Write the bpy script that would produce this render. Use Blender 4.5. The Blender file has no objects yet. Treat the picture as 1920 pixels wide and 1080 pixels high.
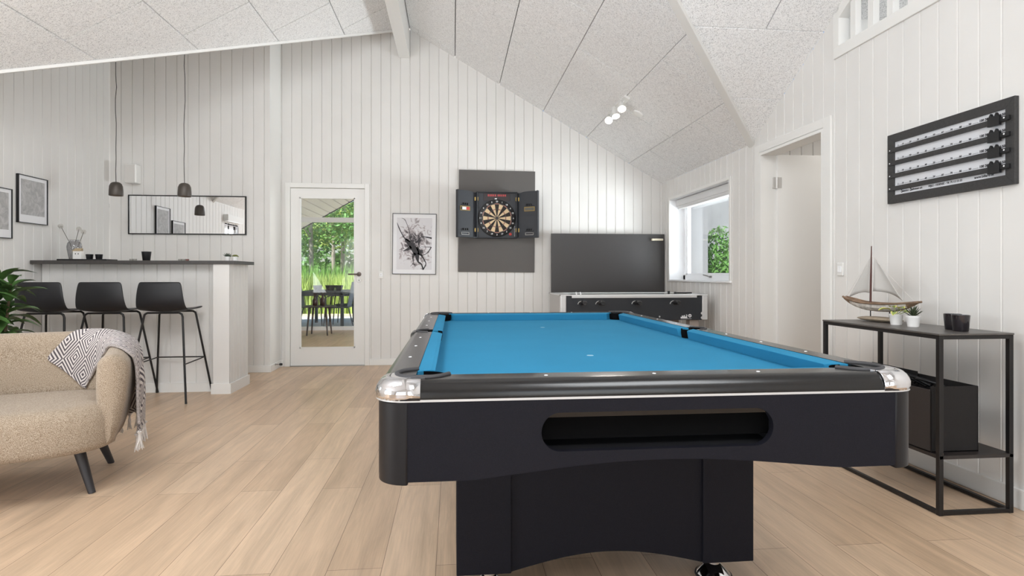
import bpy, bmesh, math, random
from mathutils import Vector, Matrix
C = bpy.context.scene.collection
R = math.radians
PI = math.pi
rnd = random.Random(7)

# ------------------------------------------------------------------ camera
cam_d = bpy.data.cameras.new('camera')
cam_d.sensor_width = 36.0
cam_d.lens = 36.0 * 1090 / 1920
cam_d.shift_y = -25 / 1920
cam_d.clip_start = 0.05
cam_d.clip_end = 200
cam = bpy.data.objects.new('camera', cam_d)
C.objects.link(cam)
cam.location = (0, 0, 1.05)
cam.rotation_euler = (R(90), 0, -math.atan(110 / 1090))
bpy.context.scene.camera = cam

# ------------------------------------------------------------------ world, sun, daylight through the windows, added fill lamps, exposure
w = bpy.data.worlds.new('sky')
bpy.context.scene.world = w
w.use_nodes = True
nt = w.node_tree
sky = nt.nodes.new('ShaderNodeTexSky')
sky.sky_type = 'NISHITA'
sky.sun_disc = False
sky.sun_elevation = R(52)
sky.sun_rotation = R(200)
sky.air_density = 1.0
sky.dust_density = 1.5
nt.links.new(sky.outputs[0], nt.nodes['Background'].inputs[0])
nt.nodes['Background'].inputs[1].default_value = 0.2


def lamp(name, kind, loc, aim, energy, size=None, color=(1, 1, 1), **k):
    d = bpy.data.lights.new(name, kind)
    d.energy = energy
    d.color = color
    if size and kind == 'AREA':
        d.shape = 'RECTANGLE'
        d.size, d.size_y = size
    for a, v in k.items():
        setattr(d, a, v)
    o = bpy.data.objects.new(name, d)
    C.objects.link(o)
    o.location = loc
    o.rotation_euler = (Vector(aim) - Vector(loc)).to_track_quat('-Z', 'Y').to_euler()
    return o


lamp('sun', 'SUN', (0, 0, 20), (6, 9, 4), 7.5, color=(1, .95, .88), angle=R(0.6))
DAY = (.925, .965, 1)
lamp('daylight_rear_window_right', 'AREA', (1.35, -2.75, 1.3), (1.35, 1, 3.6), 34, (1.9, 1.9), DAY)
lamp('daylight_rear_window_left', 'AREA', (-1.75, -2.75, 1.1), (-1.75, 1, 3.4), 52, (2.6, 2.3), DAY)
lamp('daylight_left_window', 'AREA', (-4.1, 3.0, 1.45), (0, 3.6, 3.4), 45, (.6, .9), DAY)
lamp('daylight_left_garden_door', 'AREA', (-3.85, 0.1, 1.15), (0, 2.2, 4.6), 100, (1.9, 2.0), DAY)
lamp('daylight_right_window', 'AREA', (3.75, 5.50, 1.05), (1.2, 5.55, 1.9), 66, (1.0, .9), DAY, spread=R(115))
lamp('fill_overhead_right', 'AREA', (1.2, .1, 2.76), (.2, 2.8, 0), 46, (1.1, 1.1), DAY)  # added top light under the ceiling, no roof window here
lamp('fill_overhead_left', 'AREA', (-1.25, 1.2, 3.05), (-1.6, 4.9, 0), 62, (1.1, 1.1), DAY)  # second added overhead fill, hangs free below the left slope
lamp('fill_side_room', 'AREA', (3.6, 4.2, 2.38), (3.6, 4.2, 0), 9, (.9, .5), (1, .97, .93))  # fill lamp added under the ceiling to brighten the side room
lamp('fill_sunroom', 'AREA', (.5, 9.2, 1.5), (-2.5, 9.8, 1.0), 75, (3.0, 1.8), (1, 1, 1))  # added fill inside the sunroom, kept out of the door view
lamp('fill_loft', 'AREA', (4.2, 2.2, 3.1), (3.0, 2.8, 2.6), 12, (.7, .5), DAY)  # fill added to lift the dark loft, no window there
vs = bpy.context.scene.view_settings
vs.view_transform = 'Standard'
vs.look = 'None'
vs.gamma = 1.0
vs.exposure = 0.0
vs.use_curve_mapping = False
bpy.context.scene.cycles.max_bounces = 10
bpy.context.scene.cycles.diffuse_bounces = 6
bpy.context.scene.cycles.transparent_max_bounces = 12


# ------------------------------------------------------------------ materials
def lin(c):
    return tuple(((x / 255) / 12.92 if x / 255 <= .04045 else ((x / 255 + .055) / 1.055) ** 2.4) for x in c)


def mat(name, rgb, rough=.5, metal=0, bump=None, var=None, spec=.5, coat=0, emit=None, sheen=0, trans=0):
    """rgb sRGB 0-255. var=(scale, amount, detail) mottles the colour; bump=(scale, strength)."""
    m = bpy.data.materials.new(name)
    m.use_nodes = True
    t = m.node_tree
    b = t.nodes['Principled BSDF']
    col = lin(rgb)
    b.inputs['Base Color'].default_value = (*col, 1)
    b.inputs['Roughness'].default_value = rough
    b.inputs['Metallic'].default_value = metal
    b.inputs['Specular IOR Level'].default_value = spec
    b.inputs['Coat Weight'].default_value = coat
    b.inputs['Sheen Weight'].default_value = sheen
    b.inputs['Transmission Weight'].default_value = trans
    tc = t.nodes.new('ShaderNodeTexCoord')
    if var:
        n = t.nodes.new('ShaderNodeTexNoise')
        n.inputs['Scale'].default_value = var[0]
        n.inputs['Detail'].default_value = var[2] if len(var) > 2 else 3
        t.links.new(tc.outputs['Object'], n.inputs['Vector'])
        r = t.nodes.new('ShaderNodeMapRange')
        r.inputs['From Min'].default_value = .3
        r.inputs['From Max'].default_value = .7
        r.inputs['To Min'].default_value = 1 - var[1]
        r.inputs['To Max'].default_value = 1 + var[1]
        t.links.new(n.outputs['Fac'], r.inputs['Value'])
        x = t.nodes.new('ShaderNodeVectorMath')
        x.operation = 'SCALE'
        x.inputs[0].default_value = col
        t.links.new(r.outputs[0], x.inputs['Scale'])
        t.links.new(x.outputs[0], b.inputs['Base Color'])
    if bump:
        n2 = t.nodes.new('ShaderNodeTexNoise')
        n2.inputs['Scale'].default_value = bump[0]
        n2.inputs['Detail'].default_value = 4
        t.links.new(tc.outputs['Object'], n2.inputs['Vector'])
        bu = t.nodes.new('ShaderNodeBump')
        bu.inputs['Strength'].default_value = bump[1]
        bu.inputs['Distance'].default_value = .002
        t.links.new(n2.outputs['Fac'], bu.inputs['Height'])
        t.links.new(bu.outputs[0], b.inputs['Normal'])
    if emit:
        b.inputs['Emission Color'].default_value = (*lin(emit[0]), 1)
        b.inputs['Emission Strength'].default_value = emit[1]
    return m


def glass_mat(name, tint=(250, 252, 252), refl=.03):
    m = bpy.data.materials.new(name)
    m.use_nodes = True
    t = m.node_tree
    t.nodes.clear()
    o = t.nodes.new('ShaderNodeOutputMaterial')
    mx = t.nodes.new('ShaderNodeMixShader')
    tr = t.nodes.new('ShaderNodeBsdfTransparent')
    tr.inputs[0].default_value = (*lin(tint), 1)
    gl = t.nodes.new('ShaderNodeBsdfGlossy')
    gl.inputs['Roughness'].default_value = .01
    lw = t.nodes.new('ShaderNodeLayerWeight')
    lw.inputs[0].default_value = .5
    pw = t.nodes.new('ShaderNodeMath')
    pw.operation = 'POWER'
    pw.inputs[1].default_value = 5
    t.links.new(lw.outputs['Facing'], pw.inputs[0])
    fr = t.nodes.new('ShaderNodeMath')
    fr.operation = 'MULTIPLY_ADD'
    fr.inputs[1].default_value = .8
    fr.inputs[2].default_value = refl
    t.links.new(pw.outputs[0], fr.inputs[0])
    t.links.new(fr.outputs[0], mx.inputs[0])
    t.links.new(tr.outputs[0], mx.inputs[1])
    t.links.new(gl.outputs[0], mx.inputs[2])
    t.links.new(mx.outputs[0], o.inputs[0])
    return m


def floor_mat():
    m = mat('laminate_floor', (205, 175, 148), .38)
    t = m.node_tree
    b = t.nodes['Principled BSDF']
    tc = t.nodes.new('ShaderNodeTexCoord')
    mp = t.nodes.new('ShaderNodeMapping')
    mp.inputs['Rotation'].default_value = (0, 0, R(90))
    mp.inputs['Location'].default_value = (.35, .062, 0)
    t.links.new(tc.outputs['Object'], mp.inputs['Vector'])
    br = t.nodes.new('ShaderNodeTexBrick')
    br.offset = .37
    br.offset_frequency = 2
    br.inputs['Scale'].default_value = 1
    br.inputs['Brick Width'].default_value = 1.29
    br.inputs['Row Height'].default_value = .192
    br.inputs['Mortar Size'].default_value = .0011
    br.inputs['Mortar Smooth'].default_value = 0
    br.inputs['Bias'].default_value = 0
    br.inputs['Color1'].default_value = (*lin((214, 186, 157)), 1)
    br.inputs['Color2'].default_value = (*lin((199, 170, 141)), 1)
    br.inputs['Mortar'].default_value = (*lin((128, 104, 84)), 1)
    t.links.new(mp.outputs[0], br.inputs['Vector'])
    # wood grain, stretched along the planks
    mp2 = t.nodes.new('ShaderNodeMapping')
    mp2.inputs['Scale'].default_value = (9, .9, 1)
    t.links.new(tc.outputs['Object'], mp2.inputs['Vector'])
    n1 = t.nodes.new('ShaderNodeTexNoise')
    n1.inputs['Scale'].default_value = 1.6
    n1.inputs['Detail'].default_value = 7
    n1.inputs['Roughness'].default_value = .62
    n1.inputs['Distortion'].default_value = .6
    t.links.new(mp2.outputs[0], n1.inputs['Vector'])
    mp3 = t.nodes.new('ShaderNodeMapping')
    mp3.inputs['Scale'].default_value = (70, 2.5, 1)
    t.links.new(tc.outputs['Object'], mp3.inputs['Vector'])
    n2 = t.nodes.new('ShaderNodeTexNoise')
    n2.inputs['Scale'].default_value = 2
    n2.inputs['Detail'].default_value = 3
    t.links.new(mp3.outputs[0], n2.inputs['Vector'])
    r1 = t.nodes.new('ShaderNodeMapRange')
    r1.inputs['From Min'].default_value = .3
    r1.inputs['From Max'].default_value = .72
    r1.inputs['To Min'].default_value = 1.07
    r1.inputs['To Max'].default_value = .74
    t.links.new(n1.outputs['Fac'], r1.inputs['Value'])
    r2 = t.nodes.new('ShaderNodeMapRange')
    r2.inputs['From Min'].default_value = .35
    r2.inputs['From Max'].default_value = .65
    r2.inputs['To Min'].default_value = 1.03
    r2.inputs['To Max'].default_value = .93
    t.links.new(n2.outputs['Fac'], r2.inputs['Value'])
    mu = t.nodes.new('ShaderNodeMath')
    mu.operation = 'MULTIPLY'
    t.links.new(r1.outputs[0], mu.inputs[0])
    t.links.new(r2.outputs[0], mu.inputs[1])
    sc = t.nodes.new('ShaderNodeVectorMath')
    sc.operation = 'SCALE'
    t.links.new(br.outputs['Color'], sc.inputs[0])
    t.links.new(mu.outputs[0], sc.inputs['Scale'])
    t.links.new(sc.outputs[0], b.inputs['Base Color'])
    bu = t.nodes.new('ShaderNodeBump')
    bu.inputs['Strength'].default_value = .25
    bu.inputs['Distance'].default_value = .001
    bu.invert = True
    t.links.new(br.outputs['Fac'], bu.inputs['Height'])
    t.links.new(bu.outputs[0], b.inputs['Normal'])
    return m


def woodwool_mat():
    """wood wool cement board: pale tangled fibres with darker pits between them"""
    m = mat('wood_wool_panel', (222, 220, 216), .95, spec=.1)
    t = m.node_tree
    b = t.nodes['Principled BSDF']
    tc = t.nodes.new('ShaderNodeTexCoord')
    n = t.nodes.new('ShaderNodeTexNoise')
    n.inputs['Scale'].default_value = 75
    n.inputs['Detail'].default_value = 3
    n.inputs['Distortion'].default_value = 2.2
    t.links.new(tc.outputs['Object'], n.inputs['Vector'])
    n2 = t.nodes.new('ShaderNodeTexNoise')
    n2.inputs['Scale'].default_value = 160
    n2.inputs['Detail'].default_value = 2
    n2.inputs['Distortion'].default_value = 1.5
    t.links.new(tc.outputs['Object'], n2.inputs['Vector'])
    ad = t.nodes.new('ShaderNodeMath')
    ad.operation = 'ADD'
    t.links.new(n.outputs['Fac'], ad.inputs[0])
    t.links.new(n2.outputs['Fac'], ad.inputs[1])
    r = t.nodes.new('ShaderNodeValToRGB')
    r.color_ramp.elements[0].position = .39
    r.color_ramp.elements[0].color = (*lin((193, 193, 194)), 1)
    r.color_ramp.elements[1].position = .51
    r.color_ramp.elements[1].color = (*lin((253, 253, 253)), 1)
    h = t.nodes.new('ShaderNodeMath')
    h.operation = 'MULTIPLY'
    h.inputs[1].default_value = .5
    t.links.new(ad.outputs[0], h.inputs[0])
    t.links.new(h.outputs[0], r.inputs[0])
    t.links.new(r.outputs[0], b.inputs['Base Color'])
    bu = t.nodes.new('ShaderNodeBump')
    bu.inputs['Strength'].default_value = .35
    bu.inputs['Distance'].default_value = .003
    t.links.new(h.outputs[0], bu.inputs['Height'])
    t.links.new(bu.outputs[0], b.inputs['Normal'])
    return m


def weave_mat(name, c1, c2, scale=260, rough=.9):
    m = mat(name, c1, rough, sheen=.15, spec=.2)
    t = m.node_tree
    b = t.nodes['Principled BSDF']
    tc = t.nodes.new('ShaderNodeTexCoord')
    n = t.nodes.new('ShaderNodeTexNoise')
    n.inputs['Scale'].default_value = scale
    n.inputs['Detail'].default_value = 2
    t.links.new(tc.outputs['Object'], n.inputs['Vector'])
    r = t.nodes.new('ShaderNodeValToRGB')
    r.color_ramp.elements[0].position = .38
    r.color_ramp.elements[0].color = (*lin(c1), 1)
    r.color_ramp.elements[1].position = .62
    r.color_ramp.elements[1].color = (*lin(c2), 1)
    t.links.new(n.outputs['Fac'], r.inputs[0])
    t.links.new(r.outputs[0], b.inputs['Base Color'])
    bu = t.nodes.new('ShaderNodeBump')
    bu.inputs['Strength'].default_value = .4
    bu.inputs['Distance'].default_value = .002
    t.links.new(n.outputs['Fac'], bu.inputs['Height'])
    t.links.new(bu.outputs[0], b.inputs['Normal'])
    return m


def throw_mat():
    """woven throw: nested dark diamonds on cream, from the UV map in metres"""
    m = mat('throw_weave', (215, 205, 200), .95, spec=.1, sheen=.1)
    t = m.node_tree
    b = t.nodes['Principled BSDF']
    uv = t.nodes.new('ShaderNodeUVMap')
    sp = t.nodes.new('ShaderNodeSeparateXYZ')
    t.links.new(uv.outputs[0], sp.inputs[0])

    def M(op, a, bb=None, c=None):
        n = t.nodes.new('ShaderNodeMath')
        n.operation = op
        for i, q in enumerate((a, bb, c)):
            if q is None:
                continue
            if isinstance(q, (int, float)):
                n.inputs[i].default_value = q
            else:
                t.links.new(q, n.inputs[i])
        return n.outputs[0]
    P = .15
    u = M('ABSOLUTE', M('SUBTRACT', M('FRACT', M('DIVIDE', sp.outputs[0], P)), .5))
    v = M('ABSOLUTE', M('SUBTRACT', M('FRACT', M('DIVIDE', sp.outputs[1], P * 1.25)), .5))
    d = M('ADD', u, v)
    st = M('FRACT', M('MULTIPLY', d, 8.0))
    k = M('LESS_THAN', st, .48)
    mx = t.nodes.new('ShaderNodeMix')
    mx.data_type = 'RGBA'
    mx.inputs[6].default_value = (*lin((200, 192, 188)), 1)
    mx.inputs[7].default_value = (*lin((84, 78, 82)), 1)
    t.links.new(k, mx.inputs[0])
    t.links.new(mx.outputs[2], b.inputs['Base Color'])
    bu = t.nodes.new('ShaderNodeBump')
    bu.inputs['Strength'].default_value = .3
    bu.inputs['Distance'].default_value = .002
    t.links.new(st, bu.inputs['Height'])
    t.links.new(bu.outputs[0], b.inputs['Normal'])
    return m


def ink_mat():
    m = mat('ink_wash_print', (214, 213, 216), .6)
    t = m.node_tree
    b = t.nodes['Principled BSDF']
    tc = t.nodes.new('ShaderNodeTexCoord')
    mp = t.nodes.new('ShaderNodeMapping')
    mp.inputs['Location'].default_value = (3.1, 0, 1.7)
    t.links.new(tc.outputs['Object'], mp.inputs['Vector'])
    n = t.nodes.new('ShaderNodeTexNoise')
    n.inputs['Scale'].default_value = 11
    n.inputs['Detail'].default_value = 6
    n.inputs['Roughness'].default_value = .65
    n.inputs['Distortion'].default_value = 1.6
    t.links.new(mp.outputs[0], n.inputs['Vector'])
    # the wash gathers round the middle of the sheet
    ln = t.nodes.new('ShaderNodeVectorMath')
    ln.operation = 'LENGTH'
    mp2 = t.nodes.new('ShaderNodeMapping')
    mp2.inputs['Rotation'].default_value = (0, R(-25), 0)
    mp2.inputs['Scale'].default_value = (5.4, 0, 3.6)
    t.links.new(tc.outputs['Object'], mp2.inputs['Vector'])
    t.links.new(mp2.outputs[0], ln.inputs[0])
    a = t.nodes.new('ShaderNodeMath')
    a.operation = 'MULTIPLY_ADD'
    a.inputs[1].default_value = -.27
    a.inputs[2].default_value = .27
    t.links.new(ln.outputs['Value'], a.inputs[0])
    s = t.nodes.new('ShaderNodeMath')
    s.operation = 'ADD'
    t.links.new(n.outputs['Fac'], s.inputs[0])
    t.links.new(a.outputs[0], s.inputs[1])
    r = t.nodes.new('ShaderNodeValToRGB')
    e = r.color_ramp.elements
    e[0].position = .535
    e[0].color = (*lin((216, 215, 218)), 1)
    e[1].position = .72
    e[1].color = (*lin((52, 49, 54)), 1)
    q = e.new(.60)
    q.color = (*lin((178, 170, 172)), 1)
    t.links.new(s.outputs[0], r.inputs[0])
    t.links.new(r.outputs[0], b.inputs['Base Color'])
    return m


def swirl_mat():
    m = mat('pale_grey_print', (178, 177, 176), .7)
    t = m.node_tree
    b = t.nodes['Principled BSDF']
    tc = t.nodes.new('ShaderNodeTexCoord')
    n = t.nodes.new('ShaderNodeTexNoise')
    n.inputs['Scale'].default_value = 7
    n.inputs['Detail'].default_value = 9
    n.inputs['Roughness'].default_value = .7
    n.inputs['Distortion'].default_value = 3
    t.links.new(tc.outputs['Object'], n.inputs['Vector'])
    r = t.nodes.new('ShaderNodeValToRGB')
    r.color_ramp.elements[0].position = .3
    r.color_ramp.elements[0].color = (*lin((150, 149, 149)), 1)
    r.color_ramp.elements[1].position = .7
    r.color_ramp.elements[1].color = (*lin((200, 199, 198)), 1)
    t.links.new(n.outputs['Fac'], r.inputs[0])
    t.links.new(r.outputs[0], b.inputs['Base Color'])
    return m


WHITE = mat('white_painted_boards', (224, 222, 219), .55, var=(3, .02))
WTRIM = mat('white_gloss_paint', (230, 229, 226), .35)
WFRAME = mat('white_window_frame', (242, 243, 245), .3)
FLOOR = floor_mat()
CEIL = woodwool_mat()
JOINT = mat('shadow_joint_grey', (78, 76, 75), .9)
GLASS = glass_mat('window_glass')
BLK_LAM = mat('black_worktop_laminate', (66, 62, 60), .45, var=(30, .12))
BLACK = mat('black_plastic', (24, 24, 26), .42)
BLK_MET = mat('black_powder_coated_steel', (34, 32, 32), .4, metal=.3)
CHROME = mat('chrome', (225, 225, 228), .08, metal=1)
STEEL = mat('brushed_steel', (165, 163, 160), .32, metal=1)
ALU = mat('silver_painted_edge', (205, 205, 205), .35, metal=.4)
BAIZE = mat('blue_baize', (44, 123, 160), .95, spec=.15, bump=(900, .15), var=(4, .03))
RAILM = mat('black_satin_rail', (24, 23, 23), .22, spec=.5, bump=(300, .05))
CAB = mat('black_textured_cabinet', (23, 23, 30), .55, bump=(500, .2), var=(420, .2, 2), spec=.15)
CABL = mat('black_cabinet_corner_plastic', (19, 18, 21), .42, spec=.3)
RUB = mat('dark_rubber', (58, 57, 59), .6)
DARKIN = mat('dark_inside', (6, 6, 7), .9, spec=.1)
FELTGREY = mat('grey_acoustic_felt', (98, 95, 93), .9, bump=(400, .3), var=(300, .1, 2))
TTOP = mat('dark_tennis_table_board', (64, 62, 62), .33, spec=.4, var=(260, .06, 2))
MIRROR = mat('mirror_silver', (244, 245, 246), .0, metal=1)
PAPER = mat('white_paper', (232, 232, 234), .6)
INK = mat('black_ink', (40, 38, 42), .6)
INKP = ink_mat()
SWIRL = swirl_mat()
CHAIR = weave_mat('beige_boucle_weave', (122, 104, 84), (180, 165, 147), 420)
THROW = throw_mat()
FRINGE = mat('cream_wool_fringe', (205, 199, 194), .95)
LEGW = mat('black_stained_wood_leg', (44, 42, 44), .5)
POTW = mat('white_glazed_pot', (238, 237, 235), .4)
SOIL = mat('dark_soil', (50, 38, 30), .95)
GREEN1 = mat('glossy_dark_green_leaf', (74, 108, 56), .35, var=(14, .35))
GREEN2 = mat('grey_green_succulent', (72, 84, 70), .6, var=(60, .25))
GREEN3 = mat('olive_succulent', (112, 116, 58), .6, var=(60, .25))
GREEN4 = mat('yellow_edged_leaf', (128, 150, 66), .5, var=(30, .3))
YELL = mat('yellow_leaf_margin', (226, 216, 120), .5)
WOODB = mat('driftwood_brown', (128, 104, 84), .8, var=(25, .3), bump=(60, .5))
WOODP = mat('flaking_white_paint', (200, 194, 186), .8, var=(40, .35))
SAIL = mat('pale_sailcloth', (190, 187, 183), .9)
MASTM = mat('dark_red_brown_wood', (84, 52, 46), .6)
CANDLE = mat('dark_glass_candle_holder', (34, 30, 34), .2, coat=.4)
PENDM = mat('dark_bronze_metal', (78, 72, 67), .42, metal=.3)
GLOW = mat('warm_lamp_glow', (255, 240, 220), .5, emit=((255, 226, 190), 3.2))
SPOTGLOW = mat('white_spot_lens', (255, 255, 250), .5, emit=((255, 252, 240), 3.0))
BRASS = mat('aged_brass', (150, 128, 78), .4, metal=.8)
RED = mat('red_plastic', (196, 60, 52), .4)
BEIGE = mat('dartboard_beige', (222, 196, 158), .7)
DARTB = mat('dartboard_black', (36, 30, 28), .7)
NAVY = mat('dark_navy_grey_panel', (47, 50, 56), .5)
NAVY2 = mat('darker_navy_panel', (40, 43, 49), .55)
FOOSB = mat('dark_charcoal_side_panel', (29, 32, 38), .5)
GREYSIDE = mat('light_grey_cabinet_side', (176, 174, 172), .5)
FABB = mat('black_box_fabric', (20, 17, 17), .8, bump=(500, .3))
VASE = glass_mat('grey_vase_glass', (238, 238, 239), .06)
BEECH = mat('beige_wood', (196, 170, 140), .6, var=(15, .1))


# ------------------------------------------------------------------ mesh builder
class MB:
    def __init__(s):
        s.v = []
        s.f = []
        s.m = []
        s.uv = {}

    def add(s, verts, faces, mi=0, xf=None):
        n = len(s.v)
        for p in verts:
            p = Vector(p)
            s.v.append(tuple(xf @ p if xf else p))
        for f in faces:
            s.f.append(tuple(i + n for i in f))
            s.m.append(mi)
        return n

    def box(s, x0, x1, y0, y1, z0, z1, mi=0, xf=None):
        s.add([(x, y, z) for z in (z0, z1) for y in (y0, y1) for x in (x0, x1)],
              [(0, 2, 3, 1), (4, 5, 7, 6), (0, 1, 5, 4), (2, 6, 7, 3), (0, 4, 6, 2), (1, 3, 7, 5)], mi, xf)
        return s

    def quad(s, a, b, c, d, mi=0):
        s.add([a, b, c, d], [(0, 1, 2, 3)], mi)
        return s

    def prism(s, pts, d, mi=0, xf=None):
        """pts: list of 3D points of a planar polygon; d: extrusion vector"""
        n = len(pts)
        d = Vector(d)
        vs_ = [Vector(p) for p in pts] + [Vector(p) + d for p in pts]
        fs = [tuple(range(n - 1, -1, -1)), tuple(range(n, 2 * n))]
        fs += [(i, (i + 1) % n, (i + 1) % n + n, i + n) for i in range(n)]
        s.add(vs_, fs, mi, xf)
        return s

    def lathe(s, prof, seg=24, mi=0, xf=None, cap=True):
        """prof: (r, z) from bottom to top"""
        vs_ = []
        for r, z in prof:
            for i in range(seg):
                a = 2 * PI * i / seg
                vs_.append((r * math.cos(a), r * math.sin(a), z))
        fs = []
        for j in range(len(prof) - 1):
            for i in range(seg):
                k = (i + 1) % seg
                fs.append((j * seg + i, j * seg + k, (j + 1) * seg + k, (j + 1) * seg + i))
        if cap:
            fs.append(tuple(range(seg - 1, -1, -1)))
            fs.append(tuple(range((len(prof) - 1) * seg, len(prof) * seg)))
        s.add(vs_, fs, mi, xf)
        return s

    def tube(s, path, r, seg=10, mi=0, caps=True, xf=None):
        """path of points, r number or list"""
        pts = [Vector(p) for p in path]
        n = len(pts)
        rs = r if isinstance(r, (list, tuple)) else [r] * n
        vs_ = []
        up = None
        for i, p in enumerate(pts):
            a = pts[max(i - 1, 0)]
            b = pts[min(i + 1, n - 1)]
            t = (b - a).normalized()
            if up is None:
                up = Vector((0, 0, 1)) if abs(t.z) < .9 else Vector((1, 0, 0))
            x = t.cross(up).normalized()
            up = x.cross(t).normalized()
            for k in range(seg):
                an = 2 * PI * k / seg
                vs_.append(p + (x * math.cos(an) + up * math.sin(an)) * rs[i])
        fs = []
        for j in range(n - 1):
            for k in range(seg):
                l = (k + 1) % seg
                fs.append((j * seg + k, j * seg + l, (j + 1) * seg + l, (j + 1) * seg + k))
        if caps:
            fs.append(tuple(range(seg - 1, -1, -1)))
            fs.append(tuple(range((n - 1) * seg, n * seg)))
        s.add(vs_, fs, mi, xf)
        return s

    def grid(s, P, mi=0, uv=None, closed=False):
        """P[i][j] points"""
        n, m = len(P), len(P[0])
        base = len(s.v)
        s.add([q for row in P for q in row], [])
        for i in range(n - 1):
            for j in range(m if closed else m - 1):
                k = (j + 1) % m
                fi = len(s.f)
                s.f.append((base + i * m + j, base + i * m + k, base + (i + 1) * m + k, base + (i + 1) * m + j))
                s.m.append(mi)
                if uv:
                    s.uv[fi] = [uv[i][j], uv[i][k], uv[i + 1][k], uv[i + 1][j]]
        return s

    def build(s, name, mats, parent=None, loc=None, smooth=None, bevel=None, solid=None, sub=0, recalc=True):
        me = bpy.data.meshes.new(name)
        me.from_pydata(s.v, [], s.f)
        if not isinstance(mats, (list, tuple)):
            mats = [mats]
        for m in mats:
            me.materials.append(m)
        for p, i in zip(me.polygons, s.m):
            p.material_index = i
        if s.uv:
            ul = me.uv_layers.new(name='UVMap')
            for p in me.polygons:
                if p.index in s.uv:
                    for li, c in zip(p.loop_indices, s.uv[p.index]):
                        ul.data[li].uv = c
        if recalc:
            bm = bmesh.new()
            bm.from_mesh(me)
            bmesh.ops.recalc_face_normals(bm, faces=bm.faces)
            bm.to_mesh(me)
            bm.free()
        if smooth:
            for p in me.polygons:
                p.use_smooth = True
            me.set_sharp_from_angle(angle=R(smooth))
        o = bpy.data.objects.new(name, me)
        C.objects.link(o)
        if parent:
            o.parent = parent
        if loc:
            o.location = loc
        if solid:
            md = o.modifiers.new('solid', 'SOLIDIFY')
            md.thickness = solid
            md.offset = 0
        if bevel:
            md = o.modifiers.new('bevel', 'BEVEL')
            md.width = bevel
            md.segments = 2
            md.limit_method = 'ANGLE'
            md.angle_limit = R(40)
        if sub:
            md = o.modifiers.new('sub', 'SUBSURF')
            md.levels = md.render_levels = sub
        return o


def thing(name, label, cat, loc=(0, 0, 0), rotz=0, group=None):
    o = bpy.data.objects.new(name, None)
    o.empty_display_size = .1
    C.objects.link(o)
    o.location = loc
    o.rotation_euler = (0, 0, rotz)
    return tag(o, label, cat, group)


def tag(o, label, cat, group=None, kind=None):
    o['label'] = label
    o['category'] = cat
    if group:
        o['group'] = group
    if kind:
        o['kind'] = kind
    return o


def struct(o, label=None, cat=None):
    o['kind'] = 'structure'
    if label:
        o['label'] = label
    if cat:
        o['category'] = cat
    return o


def copy_thing(root, loc, label, rotz=None, parent=None):
    r = root.copy()
    C.objects.link(r)
    r.location = loc
    if rotz is not None:
        r.rotation_euler = (0, 0, rotz)
    r['label'] = label
    for ch in list(root.children):
        c = ch.copy()
        C.objects.link(c)
        c.parent = r
        for g in list(ch.children):
            d = g.copy()
            C.objects.link(d)
            d.parent = c
    return r


def text(mb, s, size, org, xd, yd, mi=0, align='LEFT', ext=.0004, bold=0):
    cu = bpy.data.curves.new('lettering', 'FONT')
    cu.body = s
    cu.size = size
    cu.align_x = align
    cu.align_y = 'CENTER'
    cu.offset = bold
    cu.resolution_u = 2
    cu.extrude = ext
    o = bpy.data.objects.new('lettering', cu)
    me = bpy.data.meshes.new_from_object(o)
    xd, yd, org = Vector(xd), Vector(yd), Vector(org)
    zd = xd.cross(yd)
    vs_ = [org + xd * v.co.x + yd * v.co.y + zd * v.co.z for v in me.vertices]
    mb.add(vs_, [tuple(p.vertices) for p in me.polygons], mi)
    bpy.data.objects.remove(o)
    bpy.data.curves.remove(cu)
    bpy.data.meshes.remove(me)


# ------------------------------------------------------------------ boarded walls (V-grooved boards with real grooves)
def board_wall(name, P, U, N, u0, u1, top, holes=(), pitch=.112, phase=0, z0=0, gw=.0052, gd=.0085, parent=None, mb=None):
    """P origin, U direction along the wall, N into the room; top: list of (u,z)"""
    P, U, N = Vector(P), Vector(U), Vector(N)
    br = {round(u0, 4), round(u1, 4)}
    gs = []
    k = math.floor((u0 - phase) / pitch)
    while phase + k * pitch <= u1 + gw:
        g = phase + k * pitch
        gs.append(g)
        for q in (g - gw, g, g + gw):
            if u0 < q < u1:
                br.add(round(q, 4))
        k += 1
    for h in holes:
        for q in h[:2]:
            if u0 < q < u1:
                br.add(round(q, 4))
    for u, _ in top:
        if u0 < u < u1:
            br.add(round(u, 4))
    br = sorted(br)

    def ztop(u):
        for (a, za), (b, zb) in zip(top, top[1:]):
            if a - 1e-6 <= u <= b + 1e-6:
                return za + (zb - za) * (u - a) / (b - a)
        return top[-1][1]

    def dep(u):
        d = min(abs(u - g) for g in gs) if gs else 1
        return -gd * max(0, 1 - d / gw)
    own = mb is None
    mb = mb or MB()
    for a, b in zip(br, br[1:]):
        if b - a < 1e-4:
            continue
        mid = (a + b) / 2
        cuts = sorted([(h[2], h[3]) for h in holes if h[0] < mid < h[1]])
        zs, cur = [], z0
        for c0, c1 in cuts:
            if c0 > cur:
                zs.append((cur, cur, c0, c0))
            cur = c1
        ta, tb = ztop(a + 1e-5), ztop(b - 1e-5)
        if cur < min(ta, tb) + .3 and cur < max(ta, tb):
            zs.append((cur, cur, max(ta, cur), max(tb, cur)))
        for la, lb, ha, hb in zs:
            pts = []
            for u, z in ((a, la), (b, lb), (b, hb), (a, ha)):
                q = P + U * u + N * dep(u)
                pts.append((q.x, q.y, z))
            mb.add(pts, [(0, 1, 2, 3)])
    if own:
        return struct(mb.build(name, WHITE, parent, recalc=False))
    return mb


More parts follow.
